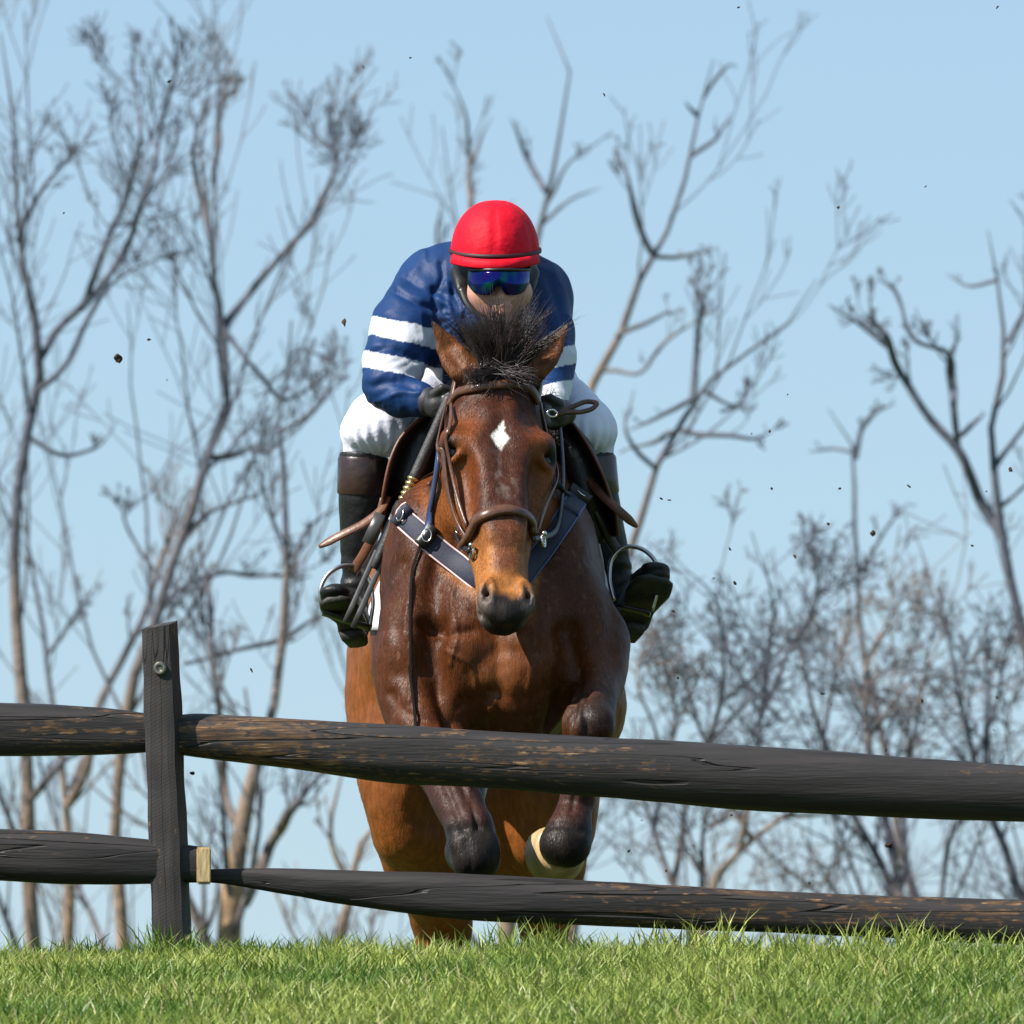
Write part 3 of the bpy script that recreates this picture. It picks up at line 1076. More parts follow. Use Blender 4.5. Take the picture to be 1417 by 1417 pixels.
    bm.to_mesh(me)
    bm.free()
    o = link('bolt', me, pmat('worn steel', (.22, .21, .18), .38, metal=.9), p)
    o.location = c
    o.rotation_euler = (0, 0, math.radians(-13))


build_fence()

# =================================================================== HORSE
P0 = W(689, 522, 420)
P1 = W(703, 845, 212)
Uh = P1 - P0
HL = np.linalg.norm(Uh)
Uh = Uh / HL
Vh = np.array([1.0, 0.17, -0.03])
Vh = Vh - (Vh @ Uh) * Uh
Vh /= np.linalg.norm(Vh)
Nh = np.cross(Vh, Uh)
if Nh[1] > 0:
    Nh = -Nh


def HP(t, v, n):
    """head frame: t along the face 0..1, v across, n out of the face (units)"""
    return P0 + Uh * (t * HL) + Vh * (v * PX) + Nh * (n * PX)


TAB = {
    'w': smooth_table([-.12, -.03, .05, .12, .2, .29, .38, .46, .56, .66, .76, .84, .90, .95, .985, 1.01], [36, 50, 60, 66, 71, 75, 70, 61, 51, 44, 38, 36, 37.5, 36, 29, 14]),
    'h': smooth_table([-.12, -.03, .05, .15, .29, .4, .5, .6, .7, .8, .88, .95, .985, 1.01], [46, 60, 68, 78, 92, 92, 76, 60, 50, 43, 40, 37, 30, 16]),
    'o': smooth_table([-.12, -.03, .05, .15, .29, .4, .5, .6, .7, .8, .88, .95, .985, 1.01], [-30, -14, -4, 2, 4, 2, 1, 2, 3, 2, -1, -5, -10, -20]),
    'e': smooth_table([-.12, .0, .15, .3, .45, .6, .8, .9, 1.01], [2, 2.2, 2.7, 2.7, 2.3, 2.2, 2.3, 2.3, 2.0]),
}


def build_horse_body():
    ys = np.concatenate([np.arange(0.17, 0.86, 0.005), np.arange(0.86, 1.35, 0.009), np.arange(1.35, 3.4, 0.016)])
    lo, hi = W(445, 1540, 0), W(905, 425, 0)
    C = Clay(lo - .02, hi + .02, 0.005, ys=ys)
    # ---- trunk
    C.ell((690, 865, 760), (150, 330, 178), 40)                      # fore barrel
    C.ell((684, 880, 1080), (176, 380, 165), 60)                     # belly
    C.ell((688, 760, 640), (118, 180, 150), 60)                      # base of the neck, withers
    C.ell((575, 900, 1420), (98, 190, 165), 60)                      # haunches
    C.ell((768, 905, 1420), (98, 190, 165), 60)
    C.ell((672, 830, 1430), (120, 190, 120), 50)                     # croup
    # ---- neck
    C.chain([(690, 560, 470, 52), (690, 610, 540, 64), (690, 680, 590, 82), (690, 760, 640, 110)], 50)
    C.chain([(690, 640, 470, 46), (692, 740, 470, 66), (694, 830, 460, 90)], 50)      # windpipe line down to the breast
    # ---- shoulders and breast
    C.ell((592, 815, 520), (66, 130, 150), 45)
    C.ell((776, 825, 520), (60, 130, 140), 45)
    C.ell((574, 905, 450), (54, 95, 105), 30)
    C.ell((806, 898, 450), (58, 95, 100), 30)
    C.ell((640, 905, 410), (60, 80, 88), 26)                         # pectorals
    C.ell((738, 905, 410), (62, 80, 92), 26)
    C.ell((692, 955, 440), (80, 90, 62), 30)
    C.ell((690, 835, 420), (62, 70, 70), 40)
    C.ell((706, 925, 392), (66, 58, 80), 22)
    C.ell((716, 985, 412), (58, 36, 56), 16)
    # ---- near foreleg (left in the picture): upper arm, forearm, knee, folded cannon
    C.chain([(578, 930, 440, 58), (584, 985, 410, 54), (606, 1050, 350, 43), (630, 1105, 295, 35), (650, 1150, 245, 33)], 26)
    C.ell((598, 1000, 372), (40, 34, 70), 26)
    C.chain([(650, 1150, 245, 34), (659, 1185, 232, 35)], 12)
    C.ell((646, 1166, 222), (22, 18, 22), 10)
    C.ell((672, 1170, 222), (20, 18, 22), 10)
    C.ell((660, 1192, 220), (26, 18, 16), 10)
    C.chain([(660, 1192, 250, 28), (652, 1196, 330, 21), (645, 1188, 420, 21), (642, 1180, 455, 28), (640, 1150, 500, 22), (640, 1128, 520, 26)], 10)
    # ---- off foreleg (right in the picture): knee lifted, cannon hanging
    C.chain([(816, 895, 440, 50), (824, 935, 390, 39), (822, 970, 310, 33), (815, 1000, 262, 32)], 26)
    C.chain([(815, 1000, 262, 33), (813, 1018, 268, 29)], 10)
    C.ell((803, 1000, 242), (18, 16, 22), 8)
    C.ell((828, 1000, 242), (18, 16, 22), 8)
    C.chain([(812, 1025, 280, 26), (803, 1075, 310, 22), (794, 1115, 318, 23), (787, 1150, 300, 30), (783, 1168, 292, 33)], 12)
    C.chain([(779, 1166, 292, 30), (776, 1176, 330, 30)], 10)
    # ---- hind legs
    for sx, kx in ((-1, [(566, 985, 1390, 92), (572, 1075, 1330, 78), (588, 1150, 1330, 66), (604, 1225, 1400, 50), (612, 1285, 1470, 44), (613, 1350, 1455, 30), (614, 1420, 1440, 29), (612, 1450, 1420, 33), (612, 1478, 1395, 27), (612, 1500, 1380, 33)]),
                   (1, [(772, 985, 1390, 92), (760, 1075, 1330, 72), (758, 1150, 1330, 64), (760, 1225, 1400, 48), (752, 1285, 1470, 38), (752, 1350, 1455, 28), (752, 1420, 1440, 27), (754, 1450, 1420, 32), (754, 1478, 1395, 27), (754, 1500, 1380, 33)])):
        C.chain(kx, 40)
    C.ell((556, 1080, 1290), (52, 60, 110), 40)
    C.ell((776, 1080, 1290), (52, 60, 110), 40)
    C.ell((590, 1180, 1380), (58, 80, 70), 30)
    C.ell((668, 1010, 1430), (90, 120, 120), 50)
    C.ell((668, 1100, 1440), (120, 130, 130), 50)
    # dock of the tail
    C.chain([(672, 790, 1600, 26), (672, 850, 1690, 20), (672, 930, 1710, 14)], 20)
    # ---- head: lofted along the face line
    ends = np.array([HP(t, v, n) for t in (-.12, 1.01) for v in (-80, 80) for n in (20, -190)])
    sl, X, Y, Z = C.sub(ends.min(0) - .02, ends.max(0) + .02)
    dx, dy, dz = X - P0[0], Y - P0[1], Z - P0[2]
    t = (dx * Uh[0] + dy * Uh[1] + dz * Uh[2]) / HL
    v = (dx * Vh[0] + dy * Vh[1] + dz * Vh[2]) / PX
    n = (dx * Nh[0] + dy * Nh[1] + dz * Nh[2]) / PX
    g = {k: np.interp(t, *TAB[k]) for k in TAB}
    c = g['o'] - g['h']
    s = (n - c) / g['h']
    w = g['w'] * np.where(s < 0, 1 - .22 * np.clip(-s, 0, 1), 1 - .10 * np.clip(s, 0, 1) * np.clip((t - .3) / .2, 0, 1))
    q = (np.abs(v / w) ** g['e'] + np.abs(s) ** g['e']) ** (1 / g['e'])
    d = (q - 1) * np.minimum(w, g['h']) * PX * .92
    d = np.maximum(d, np.maximum((t - 1.01), (-.12 - t)) * HL)
    C.put(sl, d.astype(np.float32), 24 * PX)
    HR = [Vh, Nh, Uh]
    for sgn in (-1, 1):
        e = lambda t, v, n, rad, k, cut=False: C.ell_m(HP(t, v * sgn, n), np.array(rad) * PX, k * PX, cut, HR)
        ch = lambda pts, k, cut=False: C.chain_m([HP(p[0], p[1] * sgn, p[2]) for p in pts], [p[3] * PX for p in pts], k * PX, cut)
        e(.25, 58, -20, (22, 24, 24), 20)                            # brow bone
        e(.30, 64, -44, (18, 24, 26), 14)
        ch([(.36, 64, -40, 9), (.46, 54, -42, 9), (.56, 45, -38, 6)], 14)   # facial crest
        e(.38, 52, -110, (26, 60, 50), 24)                           # jowl
        ch([(.16, 26, -6, 12), (.24, 32, -6, 12), (.34, 26, -8, 12), (.5, 20, -9, 12), (.66, 15, -9, 11)], 30)    # edge of the nasal bone
        e(.155, 50, 9, (16, 13, 26), 32, True)                       # hollow above the eye
        e(.46, 52, -8, (12, 18, 40), 22, True)                       # flat below the eye
        e(.70, 46, -14, (10, 16, 40), 18, True)                      # hollow behind the nostril
        # eye socket and lids
        e(.302, 71, -15, (11, 12, 12), 7, True)
        ch([(.270, 54, -2, 5), (.272, 65, -9, 6.5), (.284, 73, -26, 5.5)], 9)
        ch([(.325, 57, -9, 3), (.338, 64, -17, 4), (.334, 70, -30, 3)], 8)
        # nostril
        e(.925, 25, -11, (14, 17, 26), 14)
        ch([(.875, 24, 1, 3.5), (.90, 32, -5, 4.5), (.945, 34, -12, 5), (.98, 27, -10, 5)], 7)
        ch([(.885, 24, 5, 2.5), (.915, 29, 3, 5.2), (.955, 28, 0, 5)], 4, True)
        ch([(.925, 29, -3, 5), (.93, 22, -20, 4)], 4, True)
    C.ell_m(HP(.975, 0, -14), np.array([25, 16, 22]) * PX, 12 * PX, False, HR)     # upper lip
    C.ell_m(HP(.965, 0, -46), np.array([22, 16, 19]) * PX, 10 * PX, False, HR)     # lower lip and chin
    C.chain_m([HP(.955, -34, -40), HP(.985, -14, -30), HP(.985, 14, -30), HP(.955, 34, -40)], [3.5 * PX] * 4, 5 * PX, True)
    # ---- ears: leaf shaped, open to the front
    for (b, m1, tp) in (((640, 512, 428), (620, 480, 440), (596, 441, 436)), ((741, 508, 440), (765, 480, 452), (789, 443, 448))):
        B_, M_, T_ = W(*b), W(*m1), W(*tp)
        ax = T_ - B_
        ax /= np.linalg.norm(ax)
        fr = np.array([0.0, -1.0, 0.15])
        fr = fr - (fr @ ax) * ax
        fr /= np.linalg.norm(fr)
        C.chain_m([B_, B_ * .5 + M_ * .5, M_, M_ * .55 + T_ * .45, T_], [x * PX for x in (19, 20.5, 16.5, 8.5, 2.2)], 10 * PX, False, (fr, .6))
        B2, M2, T2 = B_ * .75 + M_ * .25 + fr * 12 * PX, M_ + fr * 12 * PX, M_ * .35 + T_ * .65 + fr * 7 * PX
        C.chain_m([B2, M2, T2], [x * PX for x in (8, 10.5, 2.8)], 7 * PX, True, (fr, .8))
    # poll behind the ears
    C.ell((690, 528, 470), (54, 60, 40), 24)
    Vt, Fc = C.skin()
    Vt = relax(Vt, Fc, 2, .5)
    Nn = vert_normals(Vt, Fc)
    # living surface: soft muscle and tendon relief
    q = Vt - P0
    t = q @ Uh / HL
    v = q @ Vh / PX
    n = q @ Nh / PX
    hw, hh, ho = (np.interp(t, *TAB[k]) for k in 'who')
    head = np.clip((n - (ho - 2 * hh - 26)) / 14, 0, 1) * np.clip((hw + 26 - np.abs(v)) / 12, 0, 1) * np.clip((t + .1) / .05, 0, 1) * np.clip((1.13 - t) / .03, 0, 1) * (Vt[:, 1] < .95)
    head = np.clip(head, 0, 1)
    rel = (fbm(Vt, 9.0, 2) - .5) * .020 * (1 - head) + (fbm(Vt + 4, 26.0, 2) - .5) * .005
    Vt = Vt + Nn * rel[:, None]
    # furrows and ridges of muscle, tendon and vein, worked into the front of the animal
    hx, hy = seen_at(Vt)
    front = np.clip(-Nn[:, 1] * 2.5, 0, 1) * (Vt[:, 1] < .98) * (1 - head * .999)

    def crease(pts, wd, dp, yl=9.0):
        nonlocal Vt
        best = np.full(len(Vt), 1e9)
        P_ = resample(np.array(pts, float), 24)
        m = front * (Vt[:, 1] < yl) > 0
        x, y = hx[m], hy[m]
        b = np.full(m.sum(), 1e9)
        for (p, q) in zip(P_[:-1], P_[1:]):
            e = q - p
            t_ = np.clip(((x - p[0]) * e[0] + (y - p[1]) * e[1]) / (e @ e + 1e-9), 0, 1)
            b = np.minimum(b, (x - p[0] - t_ * e[0]) ** 2 + (y - p[1] - t_ * e[1]) ** 2)
        Vt[m] -= Nn[m] * (front[m] * dp * .95 * PX * np.exp(-b / wd ** 2))[:, None]

    crease([(690, 850), (688, 900), (690, 950), (688, 1000)], 12, 6)
    crease([(600, 865), (596, 910), (604, 950), (628, 1000)], 16, 22)
    crease([(585, 862), (612, 876), (650, 874)], 8, 6)
    crease([(610, 760), (600, 800), (604, 850)], 14, 6)
    crease([(786, 870), (792, 920), (786, 960), (772, 1010)], 16, 20)
    crease([(640, 975), (680, 962), (720, 970), (755, 955)], 12, 4)
    crease([(648, 930), (690, 900), (740, 905), (770, 880)], 12, 2.5)
    crease([(560, 780), (548, 850), (552, 930)], 14, 5)
    crease([(835, 760), (848, 830), (850, 900)], 14, 5)
    crease([(668, 1010), (664, 985), (676, 960)], 8, 6)
    crease([(540, 960), (560, 985), (600, 1000)], 8, 4)
    for (a, b_) in (((612, 1078), (640, 1146)), ((636, 1078), (661, 1142))):
        crease([a, ((a[0] + b_[0]) / 2 + 1, (a[1] + b_[1]) / 2), b_], 5, 4.5, .60)
    crease([(622, 1152), (655, 1146), (690, 1154)], 9, 2.5, .60)
    crease([(645, 1165), (652, 1190), (650, 1205)], 5, 2, .60)
    crease([(812, 960), (808, 985), (812, 1010)], 6, 5, .62)
    crease([(798, 1070), (792, 1120)], 4, 3, .62)
    crease([(745, 1150), (775, 1140), (805, 1150)], 5, 3, .62)
    for vein in ([(640, 780), (625, 830), (632, 880), (622, 920)], [(575, 800), (560, 860), (572, 920), (566, 970)], [(720, 880), (735, 920), (728, 960)],
                 [(616, 900), (650, 920), (660, 960)], [(648, 1085), (650, 1120), (655, 1145)]):
        crease(vein, 3.2, -2.6)
    Nn = vert_normals(Vt, Fc)
    # ---- coat: bay with a mealy muzzle, a white star and black points
    z = Vt[:, 2]
    brown = np.array([0.096, 0.027, 0.0064])
    deep = np.array([0.040, 0.0118, 0.0038])
    tan = np.array([0.31, 0.116, 0.028])
    black = np.array([0.014, 0.011, 0.010])
    N1 = fbm(Vt, 7.0, 3)
    col = deep + (brown - deep) * np.clip((N1 - .12) * 1.35, 0, 1)[:, None]

    def lay(c2, m):
        nonlocal col
        m = np.clip(m, 0, 1)[:, None]
        col = col * (1 - m) + np.array(c2) * m

    sm = lambda a, b, x: (lambda k: k * k * (3 - 2 * k))(np.clip((x - a) / (b - a), 0, 1))
    w_ = (fbm(Vt + 9, 30.0, 3) - .5)
    # warmer quarters, breast and inner arms
    lay(np.array([0.215, 0.068, 0.014]), sm(1.5, 2.2, Vt[:, 1]) * (.62 + .5 * (N1 - .2)))
    cz = W(690, 930, 400)
    br = np.exp(-(((Vt[:, 0] - cz[0] - .02) / .12) ** 2 + ((z - cz[2]) / .09) ** 2)) * (Vt[:, 1] < 1.0)
    lay([0.165, 0.052, 0.013], br * .75 * (1 + w_))
    # head
    vv = np.abs(v)
    lay([0.055, 0.018, 0.010], head * .9)
    lay([0.145, 0.040, 0.010], head * sm(22, 44, vv + w_ * 26) * sm(.08, .2, t) * (1 - sm(.62, .75, t)) * .95)
    lay([0.20, 0.062, 0.014], head * sm(44, 62, vv + w_ * 20) * sm(.22, .36, t) * (1 - sm(.5, .62, t)) * .8)
    lay(tan, head * sm(.66, .80, t + w_ * .10 + vv * .0022) * .97)
    lay([0.125, 0.042, 0.020], head * sm(.56, .66, t) * (1 - sm(.80, .90, t + w_ * .1)) * (1 - sm(9, 20, vv + w_ * 14)) * .9)
    lay(black, head * sm(.905, .955, t + w_ * .05 - vv * .0004))
    lay([0.105, 0.085, 0.075], head * sm(.885, .93, t + w_ * .05) * sm(16, 27, vv) * (1 - sm(.985, 1.02, t)) * .9)
    lay(black, head * np.exp(-(((t - .295) / .035) ** 2 + ((vv - 74) / 10) ** 2)) * 1.3)
    # star: a small diamond with a tail
    st = np.abs(v + 2) / (14 + w_ * 16) + np.abs(t - .272 + w_ * .03) / .052
    lay([0.80, 0.77, 0.72], head * sm(1.12, .80, st + w_ * 1.1))
    st = np.abs(v - 2) / (4.5 + w_ * 5) + np.abs(t - .23) / .04
    lay([0.80, 0.77, 0.72], head * sm(1.05, .8, st + w_ * .5))
    # ears
    ez = W(690, 515, 430)[2]
    em = (z > ez - .01) & (Vt[:, 1] < .9)
    lay([0.135, 0.047, 0.016], em * .9)
    lay([.03, .018, .012], em * sm(W(0, 462, 430)[2], W(0, 446, 430)[2], z) * .9)
    # black points: knees and below, grading in; tail
    kz = W(690, 1110, 260)[2]
    fore = (Vt[:, 1] < 0.95)
    lay([.045, .02, .016], fore * sm(W(0, 1010, 300)[2], W(0, 1100, 300)[2], z) * .92)
    lay(black, fore * sm(W(0, 1128, 250)[2], W(0, 1150, 250)[2], z + w_ * .02) * .95)
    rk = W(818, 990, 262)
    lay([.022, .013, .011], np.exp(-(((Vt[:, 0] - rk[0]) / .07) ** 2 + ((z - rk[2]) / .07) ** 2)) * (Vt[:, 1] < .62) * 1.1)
    lay(black, (Vt[:, 1] > 1.8) * sm(W(0, 1290, 1450)[2], W(0, 1340, 1450)[2], z))
    # dried flecks of earth on the breast and shoulder
    fl = fbm(Vt * np.array([1, 1, .6]) + 21, 95.0, 3)
    lay([0.20, 0.12, 0.075], sm(.66, .80, fl) * (1 - head) * .38 * (Vt[:, 1] < 1.2) * (z > W(0, 1010, 300)[2]))
    hc = fbm(Vt * np.array([1, 1, .3]) + 2, 70.0, 2)
    lay([0.16, 0.13, 0.11], head * sm(.52, .75, hc) * sm(.28, .4, t) * (1 - sm(.62, .72, t)) * (1 - sm(10, 26, vv)) * .5)
    return Vt, Fc, col


HV, HF, HC = build_horse_body()
HBVH = BVHTree.FromPolygons([tuple(p) for p in HV], [tuple(int(i) for i in f) for f in HF])
coat = pmat('bay coat', attr=True, rough=.48, var=.26, vscale=80, bump=.30, bscale=55, spec=.20, fine=.6, fscale=240, stretch=(1, 1, .3))
dark_hair = pmat('black horse hair', (.030, .020, .020), .38, var=.4, vscale=20, spec=.5)
horse = thing('horse', 'bay racehorse with a white star leaping the fence towards the viewer', 'horse', (W(690, 1290, 800)[0], 1.4, 0.2))
link('body', np_mesh('body', HV, HF, col=HC), coat, horse)


def build_coat_hair():
    # the short summer coat: hairs lying down the body, from the fore part of the animal that is in view
    Nn = vert_normals(HV, HF)
    a = HV[HF]
    ctr = a.mean(1)
    area = np.linalg.norm(np.cross(a[:, 2] - a[:, 0], a[:, 3] - a[:, 1]), axis=1) * .5
    fn = Nn[HF].mean(1)
    wt = area * (ctr[:, 1] < 1.05) * (fn[:, 1] < .35)
    wt2 = area * (ctr[:, 1] >= 1.05) * (fn[:, 1] < .35)
    n1, n2 = 150000, 40000
    ix = np.concatenate([rng.choice(len(HF), n1, p=wt / wt.sum()), rng.choice(len(HF), n2, p=wt2 / wt2.sum())])
    w4 = rng.dirichlet((1, 1, 1, 1), len(ix))
    p = (a[ix] * w4[:, :, None]).sum(1)
    c = (HC[HF][ix] * w4[:, :, None]).sum(1)
    nn = fn[ix]
    q = p - P0
    t = q @ Uh / HL
    d = np.stack([(p[:, 0] - W(690, 0, 400)[0]) * 1.2, np.zeros(len(p)), -np.ones(len(p))], 1)
    d += (np.stack([fbm(p, 8, 2), fbm(p + 5, 8, 2), fbm(p + 9, 8, 2)], 1) - .5) * 1.6 + rng.normal(0, .16, p.shape)
    d -= (d * nn).sum(1, keepdims=True) * nn
    d /= np.linalg.norm(d, axis=1, keepdims=True) + 1e-9
    L = rng.uniform(.005, .0105, len(p))
    L[(t > .8) & (p[:, 1] < .62) & (np.abs(q @ Vh) < .08)] *= .45
    s = np.cross(d, nn) * rng.uniform(.0005, .0010, len(p))[:, None]
    b = p - nn * .0003
    tip = p + d * L[:, None] + nn * (L * rng.uniform(.05, .22, len(p)))[:, None]
    v = np.stack([b - s, b + s, tip], 1).reshape(-1, 3)
    c = c * rng.uniform(.6, 1.42, (len(c), 1))
    o = link('coat_hair', np_mesh('coat_hair', v, np.arange(len(v)).reshape(-1, 3), smooth=False, col=np.repeat(c, 3, axis=0)),
             pmat('bay hair', attr=True, rough=.42, var=.05, spec=.22), horse)
    o['kind'] = 'stuff'


build_coat_hair()


def on_horse(px, py, lift=0.0):
    """the point of the horse's hide seen at this pixel, and its normal"""
    p = W(px, py, -300)
    d = W(px, py, 600) - p
    h = HBVH.ray_cast(V(p), V(d))
    if h[0] is None:
        h = HBVH.find_nearest(V(W(px, py, 420)))
    p, n = np.array(h[0]), np.array(h[1])
    if n @ d > 0:
        n = -n
    return p + n * lift, n


def near_horse(P, lift=0.0):
    h = HBVH.find_nearest(V(P))
    p, n = np.array(h[0]), np.array(h[1])
    if (np.asarray(P) - p) @ n < 0 and np.linalg.norm(np.asarray(P) - p) > .002:
        pass
    return p + n * lift, n


def hide_strap(pts, n=40, lift=.003, follow=True, smooth=12):
    """stations (px,py) on the hide or (px,py,d) nearest to the hide"""
    A = []
    for p in pts:
        if len(p) == 2:
            q, nn = on_horse(p[0], p[1], lift)
        else:
            q, nn = near_horse(W(*p), lift)
        A.append(np.concatenate([q, nn]))
    q = resample(np.array(A), n)
    P, Nn = q[:, :3].copy(), q[:, 3:].copy()
    if follow:
        for i in range(n):
            b, nb = near_horse(P[i], lift)
            if np.linalg.norm(b - P[i]) < .03 and nb @ Nn[i] > -.2:
                P[i] = b
                Nn[i] = nb
        for _ in range(smooth):
            Nn[1:-1] = (Nn[:-2] + 2 * Nn[1:-1] + Nn[2:]) / 4
            P[1:-1] = (P[:-2] + 2 * P[1:-1] + P[2:]) / 4
    Nn /= np.linalg.norm(Nn, axis=1, keepdims=True) + 1e-9
    return P, Nn


def uv_ball(name, c, rad, mat, parent, seg=20, rot=None):
    bm = bmesh.new()
    bmesh.ops.create_uvsphere(bm, u_segments=seg, v_segments=seg // 2 + 2, radius=1)
    for f in bm.faces:
        f.smooth = True
    me = bpy.data.meshes.new(name)
    S = Matrix.Diagonal((*rad, 1))
    Rm = rot.to_4x4() if rot is not None else Matrix.Identity(4)
    bm.transform(Matrix.Translation(V(c)) @ Rm @ S)
    bm.to_mesh(me)
    bm.free()
    return link(name, me, mat, parent)


eye_m = pmat('horse eye', (.010, .006, .005), .24, var=.2, spec=.5)
for sg in (-1, 1):
    uv_ball('eye', HP(.303, 63.5 * sg, -23 if sg < 0 else -29), np.array([11.5, 11.5, 11.5]) * PX, eye_m, horse)


def hair_mesh(name, roots, dirs, L, w, K=7, curl=.12, grav=0.0, rootn=None):
    """tapered strands; roots (N,3), dirs (N,3), L (N,)"""
    n = len(roots)
    d = dirs / np.linalg.norm(dirs, axis=1, keepdims=True)
    p = roots.copy()
    out = [p]
    for k in range(1, K):
        d = d + rng.normal(0, curl, (n, 3)) + np.array([0, 0, grav])
        d /= np.linalg.norm(d, axis=1, keepdims=True)
        p = p + d * (L / (K - 1))[:, None]
        out.append(p)
    P = np.stack(out, 1)
    r = w[:, None] * np.linspace(1, .12, K)[None] ** .8
    v, f = sweep_tubes(P, r, 3)
    return np_mesh(name, v, f)


def build_hair():
    # forelock: uneven locks blown upright by the leap, each tapering to a point
    nc, per = 92, 26
    cu = rng.uniform(-1, 1, nc)
    croot = np.stack([W(693 + 21 * a, 514 + rng.normal(0, 3), 425 + rng.uniform(-5, 55)) for a in cu])
    ca = cu * .48 + rng.normal(0, .26, nc)
    cdir = np.stack([np.sin(ca), rng.normal(.05, .25, nc), np.cos(ca)], 1)
    clen = rng.uniform(.075, .200, nc) * (1 - .22 * np.abs(cu))
    K = 8
    tt_ = np.linspace(0, 1, K)
    bend = rng.normal(0, .35, (nc, 3)) * np.array([1, .5, .2])
    off = rng.normal(0, 1, (nc, per, 3)) * .0065
    tipo = rng.normal(0, 1, (nc, per, 3)) * .010
    lf = rng.uniform(.6, 1.1, (nc, per))
    c0 = croot[:, None, None] + off[:, :, None] * (1 - .6 * tt_)[None, None, :, None] + tipo[:, :, None] * (tt_ ** 2)[None, None, :, None]
    ax = cdir[:, None, None] * tt_[None, None, :, None] + bend[:, None, None] * (tt_ ** 2)[None, None, :, None] * .6
    P = (c0 + ax * (clen[:, None] * lf)[:, :, None, None]).reshape(-1, K, 3)
    P[:, 1:] += rng.normal(0, .0012, P[:, 1:].shape)
    r = np.full((nc * per, 1), .0012) * np.linspace(1.2, .15, K)[None] * rng.uniform(.7, 1.5, (nc * per, 1))
    v, f = sweep_tubes(P, r, 3)
    o = link('forelock', np_mesh('forelock', v, f), dark_hair, horse)
    o['kind'] = 'stuff'
    # short lock lying across the brow, under the headpiece
    n = 420
    s = rng.random(n)
    px = 642 + 40 * s + rng.normal(0, 6, n)
    rt = np.stack([W(688 + rng.normal(0, 16), 512 + rng.normal(0, 5), 408) for _ in range(n)])
    tg = np.stack([W(640 + 20 * a if rng.random() < .62 else 735 + 10 * a, 528 + rng.normal(0, 5), 398) for a in s])
    di = tg - rt
    o = link('forelock', hair_mesh('forelock', rt, di + rng.normal(0, .008, (n, 3)), np.linalg.norm(di, axis=1) * rng.uniform(.6, 1.2, n), rng.uniform(.001, .002, n), curl=.16), dark_hair, horse)
    o['kind'] = 'stuff'
    # mane along the crest of the neck
    n = 900
    s = rng.random(n)
    rt = np.stack([W(690 + rng.normal(0, 8), 505 + 75 * a, 490 + 140 * a) for a in s])
    di = np.stack([rng.normal(-.25, .6, n), rng.normal(.1, .3, n), rng.uniform(.1, .8, n)], 1)
    o = link('mane', hair_mesh('mane', rt, di, rng.uniform(.06, .13, n), rng.uniform(.001, .0022, n), curl=.15, grav=-.12), dark_hair, horse)
    o['kind'] = 'stuff'
    n = 900
    s = rng.random(n)
    rt = np.stack([W(672 + rng.normal(0, 7), 830 + 110 * a, 1690 + 20 * a) for a in s])
    di = np.stack([rng.normal(.02, .12, n), rng.uniform(-.1, .3, n), -np.ones(n)], 1)
    o = link('tail', hair_mesh('tail', rt, di, rng.uniform(.3, .62, n), rng.uniform(.001, .002, n), K=9, curl=.07, grav=-.06), dark_hair, horse)
    o['kind'] = 'stuff'


build_hair()


def build_hoof(c, axis, r0, r1, length, mat, name='hoof', shoe=True):
    """c: centre of the coronet; axis: towards the ground surface; metres"""
    ax = Vector(axis).normalized()
    rot = Vector((0, 0, -1)).rotation_difference(ax)
    bm = bmesh.new()
    sg = 28
    prof = [(r0 * .7, -.012), (r0 * .97, -.004), (r0 * 1.02, 0), (r0 + (r1 - r0) * .5, length * .5), (r1, length), (r1 * .96, length + .003), (r1 * .6, length - .006), (0.001, length - .010)]
    rings = []
    for r, h in prof:
        ring = []
        for i in range(sg):
            a = 2 * math.pi * i / sg
            x, y = r * math.cos(a), r * math.sin(a) * 1.08
            if math.sin(a) > .6:
                y *= .86
            ring.append(bm.verts.new((x, y, -h)))
        rings.append(ring)
    for a, b in zip(rings, rings[1:]):
        for i in range(sg):
            f = bm.faces.new((a[i], a[(i + 1) % sg], b[(i + 1) % sg], b[i]))
            f.smooth = True
    bmesh.ops.recalc_face_normals(bm, faces=bm.faces)
    bm.transform(Matrix.Translation(V(c)) @ rot.to_matrix().to_4x4())
    me = bpy.data.meshes.new(name)
    bm.to_mesh(me)
    bm.free()
    return link(name, me, mat, horse)


cream = pmat('pale hoof horn', (.42, .29, .14), .5, var=.3, vscale=25, bump=.3, bscale=60, stretch=(1, 1, .3))
darkhorn = pmat('dark hoof horn', (.035, .028, .024), .4, var=.3, vscale=30, bump=.3, bscale=60)
o = build_hoof(W(775, 1172, 312), (-.16, .93, -.20), .056, .072, .072, cream)
o['label'] = 'cream coloured hoof of the lifted right foreleg'
build_hoof(W(640, 1122, 525), (0, .45, .85), .046, .062, .075, darkhorn)
build_hoof(W(612, 1498, 1378), (0, -.35, -.94), .05, .062, .07, darkhorn)
build_hoof(W(754, 1498, 1378), (0, -.35, -.94), .05, .062, .07, darkhorn)

# =================================================================== TACK
leather = pmat('brown bridle leather', (.085, .034, .018), .36, var=.3, vscale=40, bump=.15, bscale=120, spec=.5, coat=.2)
tan_leather = pmat('tan stirrup leather', (.135, .052, .026), .42, var=.3, vscale=30, bump=.15, bscale=90)
black_leather = pmat('black leather', (.012, .010, .010), .34, var=.3, vscale=30, bump=.15, bscale=80, spec=.5)
steel = pmat('steel', (.62, .60, .56), .22, metal=1.0, var=.1)
navy_web = pmat('navy webbing', (.016, .020, .042), .7, var=.3, vscale=120, bump=.3, bscale=300)
piping_shaded = pmat('piping painted as shaded', (.05, .09, .20), .6, var=.1)  # shaded copy of the piping: the right strap's shade is put into its colour
piping_m = pmat('pale pink piping', (.62, .45, .46), .6, var=.1)


